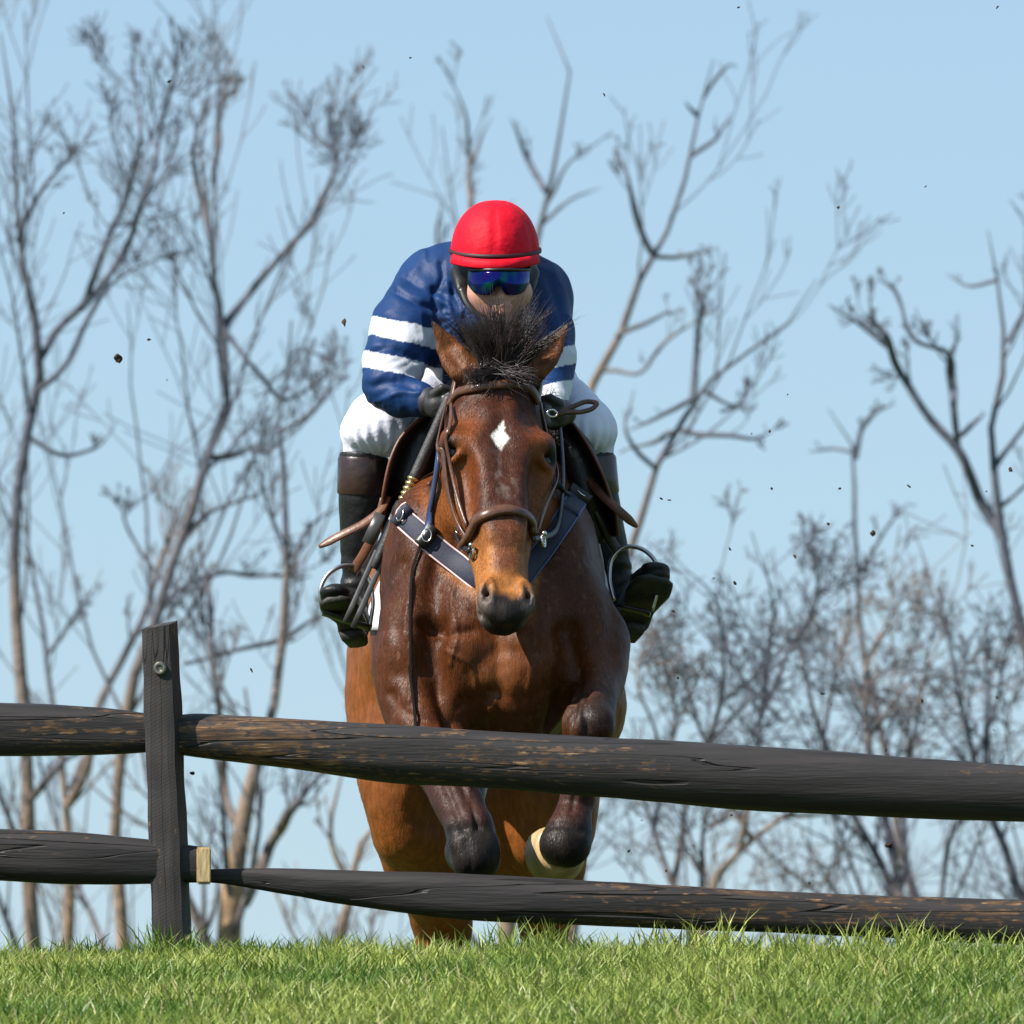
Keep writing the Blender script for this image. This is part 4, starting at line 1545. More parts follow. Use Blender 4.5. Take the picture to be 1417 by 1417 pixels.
def ring_mesh(name, c, nrm, R, r, seg=28, sides=8, squash=1.0):
    nrm = np.array(nrm, float) / np.linalg.norm(nrm)
    a = np.cross(nrm, [0.1, .2, 1.0])
    a /= np.linalg.norm(a)
    b = np.cross(nrm, a)
    th = np.linspace(0, 2 * math.pi, seg, endpoint=False)
    cen = c + R * (np.cos(th)[:, None] * a + squash * np.sin(th)[:, None] * b)
    rad = np.cos(th)[:, None] * a + np.sin(th)[:, None] * b
    ph = np.linspace(0, 2 * math.pi, sides, endpoint=False)
    v = cen[:, None] + r * (np.cos(ph)[None, :, None] * rad[:, None] + np.sin(ph)[None, :, None] * nrm)
    i = np.arange(seg)[:, None] * sides
    j = ((np.arange(seg) + 1) % seg)[:, None] * sides
    s = np.arange(sides)[None]
    q = np.stack([i + s, j + s, j + (s + 1) % sides, i + (s + 1) % sides], -1).reshape(-1, 4)
    return np_mesh(name, v.reshape(-1, 3), q)


def build_bridle():
    root = thing('bridle', 'brown leather bridle with a padded noseband on the horse head', 'bridle', HP(0, 0, 0))
    link('browband', strap_mesh('browband', *hide_strap([(624, 562, 440), (630, 550), (655, 539), (690, 533), (722, 533), (748, 541), (757, 556, 430)], 44, .004), .021, .008), leather, root)
    link('headpiece', strap_mesh('headpiece', *hide_strap([(628, 556), (634, 535, 445), (650, 512, 470), (690, 492, 480), (730, 510, 470), (748, 535, 450), (756, 552)], 40, .005), .019, .006), leather, root)
    for pts in ([(625, 556), (619, 590), (616, 622), (619, 655), (627, 692), (639, 725), (651, 748)],
                [(757, 556, 430), (770, 590, 440), (772, 640, 430), (768, 680, 380), (758, 715, 340), (748, 742, 330)]):
        link('cheekpiece', strap_mesh('cheekpiece', *hide_strap(pts, 40, .011, smooth=16), .012, .003), leather, root)
    for pts in ([(629, 562), (624, 595), (622, 628), (626, 660), (636, 695), (650, 730)],):
        link('noseband_strap', strap_mesh('noseband_strap', *hide_strap(pts, 36, .010, smooth=16), .009, .003), leather, root)
    P, Nn = hide_strap([(650, 752, 360), (652, 744, 310), (660, 728), (675, 714), (697, 706), (720, 711), (737, 724), (748, 738, 310), (752, 746, 360)], 46, .005)
    w = .016 + .012 * np.exp(-(np.linspace(-1, 1, 46) / .55) ** 2)
    link('noseband', strap_mesh('noseband', P, Nn, w, .011), leather, root)
    link('throatlatch', strap_mesh('throatlatch', *hide_strap([(622, 565, 450), (612, 610, 500), (612, 660, 480), (640, 715, 470)], 30, .004), .010, .004), leather, root)
    for c, s in (((653, 764, 296), -1), ((752, 748, 296), 1)):
        p = W(*c)
        link('bit_ring', ring_mesh('bit_ring', p, [s * .97, -.22, .1], .015, .003), steel, root)
        uv_ball('bit_stud', p + np.array([s * .002, -.014, .016]), (.0065, .0065, .0065), steel, root, 12)
    p, nn = on_horse(636, 733, .006)
    bk = ring_mesh('buckle', p, nn, .011, .002, 16, 6, .7)
    link('buckle', bk, steel, root)
    p = W(764, 572, 380)
    link('buckle', ring_mesh('buckle', p, [.3, -1, 0], .012, .0025, 16, 6, .7), steel, root)
    # reins from the bit back to the rider's hands
    a = np.array([near_horse(W(650, 762, 290), .016)[0], W(636, 752, 350), W(622, 700, 430), W(606, 620, 520), W(606, 568, 560)])
    q = resample(a, 40)
    link('rein', strap_mesh('rein', q, np.tile([-.8, -.6, 0.1], (40, 1)), .013, .004), black_leather, root)
    a = np.array([near_horse(W(752, 748, 300), .016)[0], W(768, 735, 380), W(778, 680, 460), W(776, 610, 530), W(772, 575, 560)])
    q = resample(a, 40)
    link('rein', strap_mesh('rein', q, np.tile([.8, -.6, 0.1], (40, 1)), .013, .004), black_leather, root)
    # slack loop of rein standing out past the rider's left hand
    th = np.linspace(0, 1, 9)
    a = np.array([W(768, 575, 500), W(784, 571, 500), W(806, 570, 505), (W(822, 564, 510)), W(826, 559, 512), W(815, 556, 512), W(795, 562, 508), W(778, 570, 504), W(768, 577, 500)])
    q = resample(a, 60)
    link('rein', strap_mesh('rein', q, np.tile([0.05, -1, .25], (60, 1)), .011, .006), leather, root)
    # long thin black strip laid down the near shoulder, grouped with the reins
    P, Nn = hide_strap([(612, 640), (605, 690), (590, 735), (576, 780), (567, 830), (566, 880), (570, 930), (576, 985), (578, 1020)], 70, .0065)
    link('rein', strap_mesh('rein', P, Nn, .0075, .002), pmat('dull black strip', (.010, .008, .008), .85, spec=.1), root)


build_bridle()


def build_breastplate():
    root = thing('breastplate', 'navy breastplate with pale piping, painted dark as if shaded on one strap, lying across the horse chest', 'breastplate', W(690, 800, 400))
    for pts in ([(546, 700), (556, 712), (580, 737), (610, 764), (634, 780), (662, 797, 372), (692, 808, 358)],
                [(806, 675), (798, 690), (780, 720), (760, 752), (730, 786, 372), (696, 808, 356)]):
        P, Nn = hide_strap(pts, 44, .004)
        o = link('chest_strap', strap_mesh('chest_strap', P, Nn, .046, .006), navy_web, root)
        T = np.gradient(P, axis=0)
        T /= np.linalg.norm(T, axis=1, keepdims=True)
        B = np.cross(T, Nn)
        for s in (-1, 1):
            link('piping', tube_mesh('piping', P + B * s * .024 + Nn * .004, .0024, 6), piping_m if pts[0][0] < 700 else piping_shaded, o)
    # buckles on the chest strap
    for (px, py) in ((562, 716), (592, 744), (797, 690)):
        p, nn = on_horse(px, py, .012)
        t = np.array([.68, 0, -.6]) if px < 700 else np.array([-.55, 0, -.8])
        link('buckle', strap_mesh('buckle', np.stack([p - t * .016, p, p + t * .016]), np.stack([nn] * 3), .058, .006), navy_web if px < 590 else black_leather, root)
        link('keeper', ring_mesh('keeper', p + nn * .008, nn, .011, .002, 16, 6, 1.4), steel, root)
    # neck strap rising to the hand
    P, Nn = hide_strap([(612, 600, 520), (610, 640), (605, 680), (596, 725), (590, 745)], 30, .005)
    link('neck_strap', strap_mesh('neck_strap', P, Nn, .020, .005), pmat('blue nylon', (.02, .035, .10), .35, var=.2), root)
    P, Nn = hide_strap([(778, 600, 520), (784, 640, 500), (794, 672), (800, 690)], 30, .005)
    link('neck_strap', strap_mesh('neck_strap', P, Nn, .020, .005), navy_web, root)


build_breastplate()


def drape(side, rows, cols, lift, thick, shape):
    """a sheet lying on the flank: rows (photo rows) x depths; side -1 left, 1 right; shape(d,row) keeps or drops"""
    pts = []
    for i, ro in enumerate(rows):
        line = []
        for d in cols:
            p = W(690, ro, d)
            src = Vector((p[0] + side * .8, p[1], p[2]))
            h = HBVH.ray_cast(src, Vector((-side, 0, 0)))
            x = h[0].x if h[0] is not None else p[0] + side * .05
            if (x - p[0]) * side < .03:
                x = p[0] + side * .03
            line.append((x + side * lift, p[1], p[2]))
        pts.append(line)
    return np.array(pts)


def sheet_mesh(name, G, thick, side):
    """grid of points (R,C,3) -> closed thin slab, outer side first"""
    for _ in range(2):
        G[1:-1, :] = (G[:-2] + 2 * G[1:-1] + G[2:]) / 4
        G[:, 1:-1] = (G[:, :-2] + 2 * G[:, 1:-1] + G[:, 2:]) / 4
    R_, C_, _ = G.shape
    O = G + np.array([side * thick, 0, 0])
    v = np.concatenate([G.reshape(-1, 3), O.reshape(-1, 3)])
    n = R_ * C_
    i = (np.arange(R_ - 1)[:, None] * C_ + np.arange(C_ - 1)).ravel()
    q0 = np.stack([i, i + 1, i + C_ + 1, i + C_], 1)
    q1 = q0[:, ::-1] + n
    b = np.concatenate([np.arange(C_), np.arange(1, R_) * C_ + C_ - 1, (R_ - 1) * C_ + np.arange(C_ - 2, -1, -1), np.arange(R_ - 2, 0, -1) * C_])
    b2 = np.roll(b, -1)
    q2 = np.stack([b2, b, b + n, b2 + n], 1)
    me = np_mesh(name, v, [q0, q1, q2])
    bm = bmesh.new()
    bm.from_mesh(me)
    bmesh.ops.recalc_face_normals(bm, faces=bm.faces)
    bm.to_mesh(me)
    bm.free()
    return me


def build_saddle():
    cloth = thing('saddle_cloth', 'white saddle cloth showing behind the flaps on both flanks', 'saddle cloth', W(690, 640, 850))
    wm_ = pmat('white quilted cloth', (.72, .73, .78), .8, var=.08, bump=.3, bscale=90)
    for s in (-1, 1):
        G = drape(s, np.linspace(630, 872, 26), np.linspace(655, 1080, 26), .008, .006, None)
        link('cloth_panel', sheet_mesh('cloth_panel', G, .006, s), wm_, cloth)
    root = thing('saddle', 'dark racing saddle with brown edged flaps under the rider', 'saddle', W(690, 600, 850))
    dk = pmat('dark saddle leather', (.016, .012, .011), .4, var=.3, vscale=25, bump=.2, bscale=60)
    for s in (-1, 1):
        rows = np.linspace(572, 742, 26)
        edge = smooth_table([572, 600, 630, 660, 690, 720, 742], [594, 562, 546, 538, 533, 530, 534] if s < 0 else [778, 800, 818, 832, 842, 850, 852])
        G = np.zeros((26, 22, 3))
        for i, ro in enumerate(rows):
            t = i / 25
            d0 = 590 + 30 * (2 * t - .9) ** 2
            d1 = 810 + 60 * math.sin(t * 3)
            ds = np.linspace(d0, d1, 22)
            G[i] = drape(s, [ro], ds, .020, .008, None)[0]
            ex = W(float(np.interp(ro, *edge)), ro, d0)[0]
            k = np.linspace(1, 0, 22) ** 1.0
            G[i, :, 0] = np.where(s * ex > s * G[i, :, 0], ex * k + G[i, :, 0] * (1 - k), G[i, :, 0])
            G[i, 0, 0] = ex
        o = link('flap', sheet_mesh('flap', G, .008, s), dk, root)
        link('edge_binding', tube_mesh('edge_binding', G[:, 0] + np.array([s * .006, -.002, 0]), .0042, 8), tan_leather, o)
        # knee pad
    # seat
    C = Clay(W(580, 700, 620) - .05, W(800, 520, 1120) + .05, .009)
    C.chain([(690, 600, 700, 48), (690, 612, 820, 52), (690, 600, 960, 60), (690, 580, 1020, 58)], 20)
    C.ell((690, 640, 820), (84, 170, 40), 20)
    v, f = C.skin()
    link('seat', np_mesh('seat', v, f), dk, root)
    for ch in ([(624, 566, 665, 26), (588, 608, 655, 32), (568, 660, 655, 33), (560, 715, 665, 26)], [(764, 588, 665, 26), (794, 630, 655, 30), (812, 680, 655, 30), (822, 735, 665, 22)]):
        zs = [W(*p[:3]) for p in ch]
        C = Clay(np.min(zs, 0) - .09, np.max(zs, 0) + .09, .006)
        C.chain(ch, 10)
        v, f = C.skin()
        link('knee_roll', np_mesh('knee_roll', v, f), dk, root)
    # stirrup leathers with their free ends flying, and the irons
    lp = [(536, 688, 610), (528, 705, 596), (508, 722, 590), (470, 742, 592), (442, 757, 600)]
    q = resample(np.array([W(*p) for p in lp]), 30)
    w = .021 * np.minimum(1, (1.02 - np.linspace(0, 1, 30)) * 7) ** .5
    link('leather_end', strap_mesh('leather_end', q, np.tile([-.3, -.85, .45], (30, 1)), w, .005), tan_leather, root)
    lp = [(533, 690, 620), (522, 730, 625), (505, 765, 640), (488, 792, 655)]
    q = resample(np.array([W(*p) for p in lp]), 24)
    link('stirrup_leather', strap_mesh('stirrup_leather', q, np.tile([-.2, -1, .1], (24, 1)), .024, .006), tan_leather, root)
    lp = [(808, 655, 640), (836, 688, 600), (858, 708, 590), (881, 729, 600)]
    q = resample(np.array([W(*p) for p in lp]), 30)
    link('leather_end', strap_mesh('leather_end', q, np.tile([-.35, -.85, .4], (30, 1)), w, .005), tan_leather, root)
    lp = [(812, 680, 640), (832, 720, 640), (846, 750, 650), (856, 766, 655)]
    q = resample(np.array([W(*p) for p in lp]), 24)
    link('stirrup_leather', strap_mesh('stirrup_leather', q, np.tile([.2, -1, .1], (24, 1)), .024, .006), black_leather, root)
    iron = pmat('stirrup iron', (.45, .43, .41), .3, metal=1.0, var=.15)
    for arch, tread in (([(447, 846, 640), (443, 820, 640), (452, 798, 645), (472, 784, 650), (494, 784, 655), (510, 800, 655), (516, 828, 650), (512, 868, 645)], ((447, 846, 640), (512, 868, 645))),
                        ([(850, 832, 645), (843, 800, 650), (848, 772, 655), (866, 757, 655), (888, 760, 650), (906, 776, 645), (912, 800, 640), (902, 846, 640)], ((856, 838, 645), (900, 848, 640)))):
        q = resample(np.array([W(*p) for p in arch]), 40)
        o = link('stirrup', strap_mesh('stirrup', q, np.tile([0, -1, .1], (40, 1)), .010, .011), iron, root)
        a, b = (W(*p) for p in tread)
        link('tread', strap_mesh('tread', np.linspace(a, b, 6), np.tile([0, -.3, -1.0], (6, 1)), .030, .007), black_leather, o)


build_saddle()

# =================================================================== RIDER
def build_rider():
    root = thing('person', 'jockey in navy silks with white hoops and red cap crouched on the horse', 'person', W(688, 620, 850))
    skin = pmat('skin', (.52, .265, .205), .5, var=.10, vscale=25, bump=.1, bscale=150)
    skin.node_tree.nodes['Principled BSDF'].inputs['Subsurface Weight'].default_value = .12
    skin.node_tree.nodes['Principled BSDF'].inputs['Subsurface Radius'].default_value = (.01, .004, .002)
    # ---- body: one continuous figure under the silks
    lo, hi = W(430, 900, 500), W(930, 285, 1080)
    ys = np.concatenate([np.arange(W(0, 0, 520)[1], W(0, 0, 640)[1], .0045), np.arange(W(0, 0, 640)[1], W(0, 0, 1080)[1], .010)])
    C = Clay(lo, hi, .0055, ys=ys)
    hc = (690, 372, 640)
    C.ell((688, 352, 650), (50, 66, 56), 10)                       # skull
    C.ell((690, 392, 634), (40, 50, 50), 20)                       # face
    C.ell((692, 428, 612), (30, 30, 22), 20)                       # jaw, chin
    C.ell((693, 441, 596), (13, 12, 10), 8)
    C.chain([(692, 380, 588, 6), (695, 400, 578, 7), (696, 410, 570, 8.5)], 9)     # nose
    C.ell((689, 412, 574), (6, 6, 5), 5)
    C.ell((703, 412, 574), (6, 6, 5), 5)
    for s in (-1, 1):
        C.ell((692 + 24 * s, 405, 602), (20, 20, 18), 22)          # cheeks
        C.ell((690 + 48 * s, 382, 650), (7, 14, 17), 5)            # ears
        C.ell((692 + 18 * s, 384, 578), (12, 8, 8), 6, True)       # eye sockets
        C.ell((692 + 18 * s, 385, 585), (10, 8, 7), 3)
    C.chain([(684, 424, 573, 4.2), (695, 421.5, 569, 5), (706, 424, 573, 4.2)], 4)  # lips
    C.chain([(685, 430, 576, 4), (695, 432, 571, 5), (705, 430, 576, 4)], 4)
    C.chain([(683, 427, 570, 1.3), (695, 427, 563, 1.5), (707, 427, 570, 1.3)], 2.5, True)
    C.chain([(690, 400, 660, 34), (687, 415, 700, 40)], 20)        # neck
    C.chain([(686, 430, 740, 70), (686, 470, 860, 78), (686, 530, 980, 80)], 40)   # trunk
    C.chain([(610, 400, 740, 40), (736, 410, 740, 34)], 30)        # shoulders
    for ch in ([(600, 405, 720, 36), (560, 470, 660, 32), (545, 530, 610, 24), (575, 552, 575, 17), (600, 557, 555, 11)],
               [(745, 412, 720, 36), (752, 460, 680, 28), (760, 535, 620, 20), (765, 562, 575, 13), (766, 572, 560, 11)],
               [(650, 560, 960, 60), (580, 575, 820, 52), (522, 595, 705, 38), (506, 640, 715, 22), (500, 730, 730, 26), (493, 800, 738, 12), (491, 850, 725, 9)],
               [(720, 560, 960, 60), (770, 575, 820, 46), (812, 592, 705, 34), (826, 640, 715, 19), (842, 730, 730, 22), (858, 800, 738, 11), (868, 845, 730, 9)]):
        C.chain(ch, 20)
    # hands: palm, four bent fingers and a thumb each, rooted in the wrist
    for ox, oy, od, s in ((604, 558, 552, 1), (768, 573, 555, -1)):
        C.ell((ox, oy, od), (13, 15, 16), 8)
        for f in range(4):
            C.chain([(ox + s * 2, oy - 10 + f * 7, od - 8, 4.2), (ox + s * 14, oy - 10 + f * 7, od - 14, 4), (ox + s * 18, oy - 8 + f * 7, od - 2, 3.6), (ox + s * 10, oy - 7 + f * 7, od + 4, 3.4)], 3)
        C.chain([(ox - s * 4, oy - 12, od - 8, 5), (ox + s * 6, oy - 18, od - 16, 4.4), (ox + s * 14, oy - 16, od - 14, 3.8)], 3)
    v, f = C.skin()
    v = relax(v, f, 1, .4)
    link('body', np_mesh('body', v, f), skin, root)

    # ---- jacket
    lo, hi = W(470, 640, 520), W(850, 310, 1060)
    C = Clay(lo, hi, .0042)
    C.chain([(682, 425, 735, 84), (684, 455, 830, 96), (686, 510, 960, 96)], 40)
    C.chain([(606, 400, 735, 52), (682, 392, 745, 56), (742, 412, 735, 47)], 34)
    C.ell((672, 470, 690), (86, 60, 84), 40)
    C.ell((640, 385, 720), (48, 50, 46), 30)
    C.chain([(602, 402, 720, 54), (566, 448, 675, 52), (546, 500, 630, 45), (538, 532, 605, 37), (556, 548, 590, 31), (580, 553, 572, 25), (594, 556, 560, 19)], 26)
    C.chain([(738, 410, 720, 48), (754, 455, 680, 41), (764, 500, 650, 35), (762, 535, 620, 30), (764, 555, 590, 25), (766, 568, 572, 18)], 26)
    C.chain([(690, 396, 650, 30), (688, 410, 690, 40)], 4, True)     # neck opening
    v, f = C.skin()
    v = relax(v, f, 1, .4)
    N_ = vert_normals(v, f)
    # creases: folds that radiate from the armpits, tight rucks at the elbow, wind ripples on the back
    e1 = W(546, 530, 610)
    a1 = W(640, 440, 690)
    r1 = np.linalg.norm((v - a1) * np.array([1, .6, 1]), axis=1)
    an = np.arctan2(v[:, 2] - a1[2], v[:, 0] - a1[0])
    wob = fbm(v, 14, 2)
    fold = np.sin(an * 15 + wob * 7) * np.exp(-(r1 / .16) ** 2) * np.clip(r1 / .05, 0, 1) * .0018
    el = np.exp(-(np.linalg.norm(v - e1, axis=1) / .06) ** 2)
    fold += np.sin((v[:, 2] - v[:, 0] * .7) * 210 + wob * 8) * el * .0026
    rid = 1 - np.abs(2 * fbm(v * np.array([1.6, 1, .8]), 13, 2) - 1)
    fold += (rid - .8) * .009
    v = v + N_ * fold[:, None]
    jx, jy = seen_at(v)
    for pts, wd, dp in (([(545, 402), (575, 418), (612, 428)], 5, 5), ([(560, 385), (590, 400), (625, 408)], 6, 4), ([(600, 398), (604, 430), (612, 462)], 4, 4), ([(620, 392), (622, 425), (630, 455)], 5, -4),
                        ([(520, 440), (548, 452), (585, 476)], 7, -3), ([(505, 490), (540, 482), (575, 498)], 6, 4), ([(512, 535), (545, 528), (572, 536)], 6, 4), ([(520, 556), (555, 543), (580, 544)], 4, -3),
                        ([(585, 350), (575, 372), (548, 398)], 6, -3), ([(760, 385), (772, 420), (785, 450)], 6, 4), ([(745, 430), (765, 460), (795, 470)], 6, 4), ([(640, 440), (652, 470), (650, 500)], 6, 5), ([(610, 365), (612, 385), (606, 400)], 3.5, 4)):
        P_ = resample(np.array(pts, float), 16)
        b = np.min([(jx - p[0]) ** 2 + (jy - p[1]) ** 2 for p in P_], axis=0)
        v = v - N_ * (np.exp(-b / wd ** 2) * dp * PX * np.clip(-N_[:, 1] * 3, 0, 1))[:, None]
    nav = np.array([.0052, .030, .112])
    wht = np.array([.54, .57, .62])
    col = np.tile(nav, (len(v), 1))
    pxx = lambda px, py: W(px, py, 650)
    o0 = W(530, 440, 640)
    sx = (v[:, 0] - o0[0]) * 600
    sz = -(v[:, 2] - o0[2]) * 590 + 440
    left = v[:, 0] < W(612, 450, 650)[0] - .0 * v[:, 1]
    arm_l = left & (v[:, 1] < W(0, 0, 735)[1])
    s = sz - .22 * sx + (fbm(v, 30, 1) - .5) * 3
    b = ((s > 440) & (s < 468)) | ((s > 492) & (s < 516))
    col[arm_l & b] = wht
    o1 = W(790, 480, 640)
    s = -(v[:, 2] - o1[2]) * 590 + 480 + .25 * (v[:, 0] - o1[0]) * 600
    b = ((s > 478) & (s < 505)) | ((s > 527) & (s < 556))
    arm_r = (v[:, 0] > W(735, 450, 650)[0]) & (v[:, 1] < W(0, 0, 700)[1])
    col[arm_r & b] = wht
    silk = pmat('racing silk', attr=True, rough=.55, var=.12, vscale=12, bump=.16, bscale=22, spec=.22, fine=.12, fscale=900)
    link('jacket', np_mesh('jacket', v, f, col=col), silk, root)
    # cuffs
    cuffm = pmat('dark cuff', (.02, .022, .035), .6, var=.2)
    for a, b_, r in (((588, 555, 567), (599, 557, 556), 20), ((766, 562, 580), (766, 572, 565), 19)):
        link('cuff', tube_mesh('cuff', np.stack([W(*a), (W(*a) + W(*b_)) / 2, W(*b_)]), [r * PX, (r + 1) * PX, r * PX], 18), cuffm, root)

    # ---- breeches
    lo, hi = W(440, 660, 600), W(880, 480, 1090)
    C = Clay(lo, hi, .006)
    C.chain([(650, 545, 970, 78), (592, 562, 820, 58), (526, 586, 705, 49)], 30)
    C.chain([(722, 545, 970, 78), (775, 572, 820, 54), (808, 590, 705, 43)], 30)
    C.ell((686, 540, 990), (110, 80, 70), 30)
    C.ell((521, 597, 695), (50, 40, 32), 12)
    C.ell((808, 600, 695), (42, 40, 28), 16)
    C.chain([(505, 606, 705, 30), (504, 640, 712, 27)], 6)
    C.chain([(824, 606, 705, 24), (826, 636, 712, 22)], 6)
    v, f = C.skin()
    v = relax(v, f, 1, .4)
    N_ = vert_normals(v, f)
    low = W(0, 628, 700)[2]
    pl = np.clip(1 - (v[:, 2] - low) / .10, 0, 1) * np.clip((v[:, 2] - low + .01) / .02, 0, 1)
    ax = np.where(v[:, 0] < 0, np.arctan2(v[:, 1] - W(0, 0, 700)[1], v[:, 0] - W(524, 600, 700)[0]), np.arctan2(v[:, 1] - W(0, 0, 700)[1], v[:, 0] - W(810, 600, 700)[0]))
    wob = fbm(v, 16, 2)
    v = v + N_ * (np.sin(ax * 17 + wob * 6) * .0042 * pl * (v[:, 1] < 1.25) + (wob - .5) * .008)[:, None]
    link('breeches', np_mesh('breeches', v, f), pmat('white breeches', (.66, .68, .80), .7, var=.04, bump=.25, bscale=45, spec=.3, fine=.2, fscale=900), root)

    # ---- boots
    bl = pmat('black boot leather', (.010, .010, .011), .46, var=.3, vscale=20, bump=.3, bscale=30, spec=.35)
    bt = pmat('brown boot top', (.030, .014, .011), .34, var=.25, vscale=25, bump=.15, bscale=40, coat=.25)
    so = pmat('boot sole', (.020, .020, .014), .6, var=.4, vscale=40, bump=.4, bscale=80)
    for leg, foot, topc in (([(503, 632, 712, 34), (501, 690, 716, 33), (497, 745, 726, 27), (492, 800, 738, 20), (490, 850, 735, 20)], [(492, 866, 725, 23), (486, 848, 690, 24), (471, 828, 645, 27), (464, 821, 622, 22)], 34.5),
                            ([(822, 632, 712, 29), (828, 690, 716, 29), (842, 745, 726, 25), (857, 800, 738, 20), (868, 845, 735, 20)], [(870, 860, 725, 23), (880, 836, 690, 25), (898, 804, 640, 28), (906, 794, 622, 23)], 29.5)):
        zs = [W(*p[:3]) for p in leg + foot]
        lo, hi = np.min(zs, 0) - .07, np.max(zs, 0) + .07
        C = Clay(lo, hi, .005)
        C.chain(leg, 10)
        ax_ = W(*foot[-1][:3]) - W(*foot[0][:3])
        ax_ /= np.linalg.norm(ax_)
        up_ = np.array([0, .55, .83])
        up_ = up_ - (up_ @ ax_) * ax_
        up_ /= np.linalg.norm(up_)
        C.chain(foot, 18, False, (up_, .58))
        C.ell((leg[0][0], leg[0][1] - 34, 712), (60, 60, 32), 1, True)        # open top, cut level
        v, f = C.skin()
        v = relax(v, f, 1, .4)
        N_ = vert_normals(v, f)
        az = W(0, leg[3][1], 730)[2]
        v = v + N_ * (np.sin(v[:, 2] * 170 + fbm(v, 20, 2) * 6) * .0025 * np.exp(-((v[:, 2] - az) / .05) ** 2))[:, None]
        o = link('boot', np_mesh('boot', v, f), bl, root)
        # brown turned-down top with a raised seam
        P = [W(*p[:3]) for p in leg[:2]]
        tp = np.stack([P[0] + (P[1] - P[0]) * t for t in (0.0, .06, .5, .86, .9)])
        vv, ff = sweep_tubes(tp[None], np.array([[topc, topc + 1.5, topc + 1.2, topc + 1.0, topc]]) * PX, 28)
        link('boot_top', np_mesh('boot_top', vv, ff), bt, o)
        # sole with a heel block
        fp = [W(*p[:3]) for p in foot]
        axn = fp[-1] - fp[0]
        axn /= np.linalg.norm(axn)
        dn = np.array([0, -.55, -.83])
        dn = dn - (dn @ axn) * axn
        dn /= np.linalg.norm(dn)
        base = np.stack([fp[0] - axn * .012 + dn * .020, fp[0] + axn * .03 + dn * .021, fp[1] + dn * .023, fp[2] + dn * .025, fp[3] + dn * .020 + axn * .022])
        link('sole', strap_mesh('sole', resample(base, 16), np.tile(dn, (16, 1)), np.interp(np.linspace(0, 1, 16), [0, .1, .4, .75, .93, 1], np.array([.050, .070, .070, .094, .080, .040]) * (1.0 if leg[0][0] < 700 else 1.16)), .010), so, o)
        link('heel', strap_mesh('heel', np.stack([fp[0] - axn * .016 + dn * .030, fp[0] + axn * .018 + dn * .031, fp[0] + axn * .045 + dn * .032]), np.tile(dn, (3, 1)), np.array([.05, .062, .058]), .018), so, o)

    # ---- gloves: palm, four curled fingers and thumb
    gm = pmat('black glove', (.018, .018, .020), .5, var=.4, vscale=60, bump=.3, bscale=150)
    gm2 = pmat('grey glove panel', (.16, .16, .17), .5, var=.3)
    for ox, oy, od, s in ((606, 560, 548, 1), (768, 574, 552, -1)):
        C = Clay(W(ox - 45, oy + 50, od - 50), W(ox + 45, oy - 50, od + 50), .0026)
        C.chain([(ox - s * 13, oy - 2, od + 12, 17), (ox, oy, od, 18)], 10)
        C.ell((ox + s * 2, oy + 1, od - 2), (17, 16, 20), 8)
        for f_ in range(4):
            y0 = oy - 13 + f_ * 8.5
            L_ = (1.0, 1.1, 1.03, .85)[f_]
            C.chain([(ox + s * 2, y0, od - 12, 6.2), (ox + s * 16 * L_, y0 + 1, od - 20, 5.8), (ox + s * 23 * L_, y0 + 3, od - 6, 5.4), (ox + s * 15, y0 + 4, od + 6, 5)], 2.2)
        C.chain([(ox - s * 6, oy - 14, od - 10, 7.5), (ox + s * 6, oy - 23, od - 20, 6.4), (ox + s * 18, oy - 21, od - 18, 5.4)], 3)
        v, f = C.skin()
        v = relax(v, f, 1, .4)
        o = link('glove', np_mesh('glove', v, f), gm, root)
        kn = np.array([W(ox + s * (9 + 3 * math.sin(k)), oy - 13 + k * 8.5, od - 24) for k in range(4)])
        link('knuckle_panel', strap_mesh('knuckle_panel', resample(kn, 12), np.tile([0, -1, .1], (12, 1)), .016, .004), gm2, o)

    # ---- helmet with red cap cover
    hm = thing_part = bpy.data.objects.new('helmet', None)
    COL.objects.link(hm)
    hm.parent = root
    hm.matrix_parent_inverse = Matrix.Translation(-root.location)
    red = pmat('red cap cover', (.58, .003, .018), .62, var=.07, vscale=20, bump=.25, bscale=24, spec=.18, fine=.15, fscale=900)
    blk = pmat('black helmet shell', (.010, .010, .011), .4, var=.3)
    c = W(685, 350, 655)
    nu, nvv = 72, 30
    vs = []
    tilt = .10
    for j in range(nvv + 1):
        ph = j / nvv * (math.pi / 2 + .12)
        for i in range(nu):
            th = 2 * math.pi * i / nu
            rx, ry, rz = 62 * PX, 80 * PX, 74 * PX
            k = math.sin(ph) ** .88
            x, y, z = rx * k * math.cos(th), ry * k * math.sin(th), rz * math.cos(ph)
            seam = .0036 * (abs(math.cos(3 * th + 1.57)) ** 40) * k          # panel seams
            y2 = y * math.cos(tilt) - z * math.sin(tilt)
            z2 = y * math.sin(tilt) + z * math.cos(tilt)
            p = np.array([x, y2, z2])
            p *= 1 - seam / np.linalg.norm(p)
            vs.append(c + p)
    vs = np.array(vs)
    i = (np.arange(nvv)[:, None] * nu + np.arange(nu)[None]).ravel()
    j = (np.arange(nvv)[:, None] * nu + (np.arange(nu)[None] + 1) % nu).ravel()
    q = np.stack([i, i + nu, j + nu, j], 1)
    vs = vs + (fbm(vs, 22, 2) - .5)[:, None] * np.array([0, 0, .003])
    link('cap_cover', np_mesh('cap_cover', vs, q), red, hm)

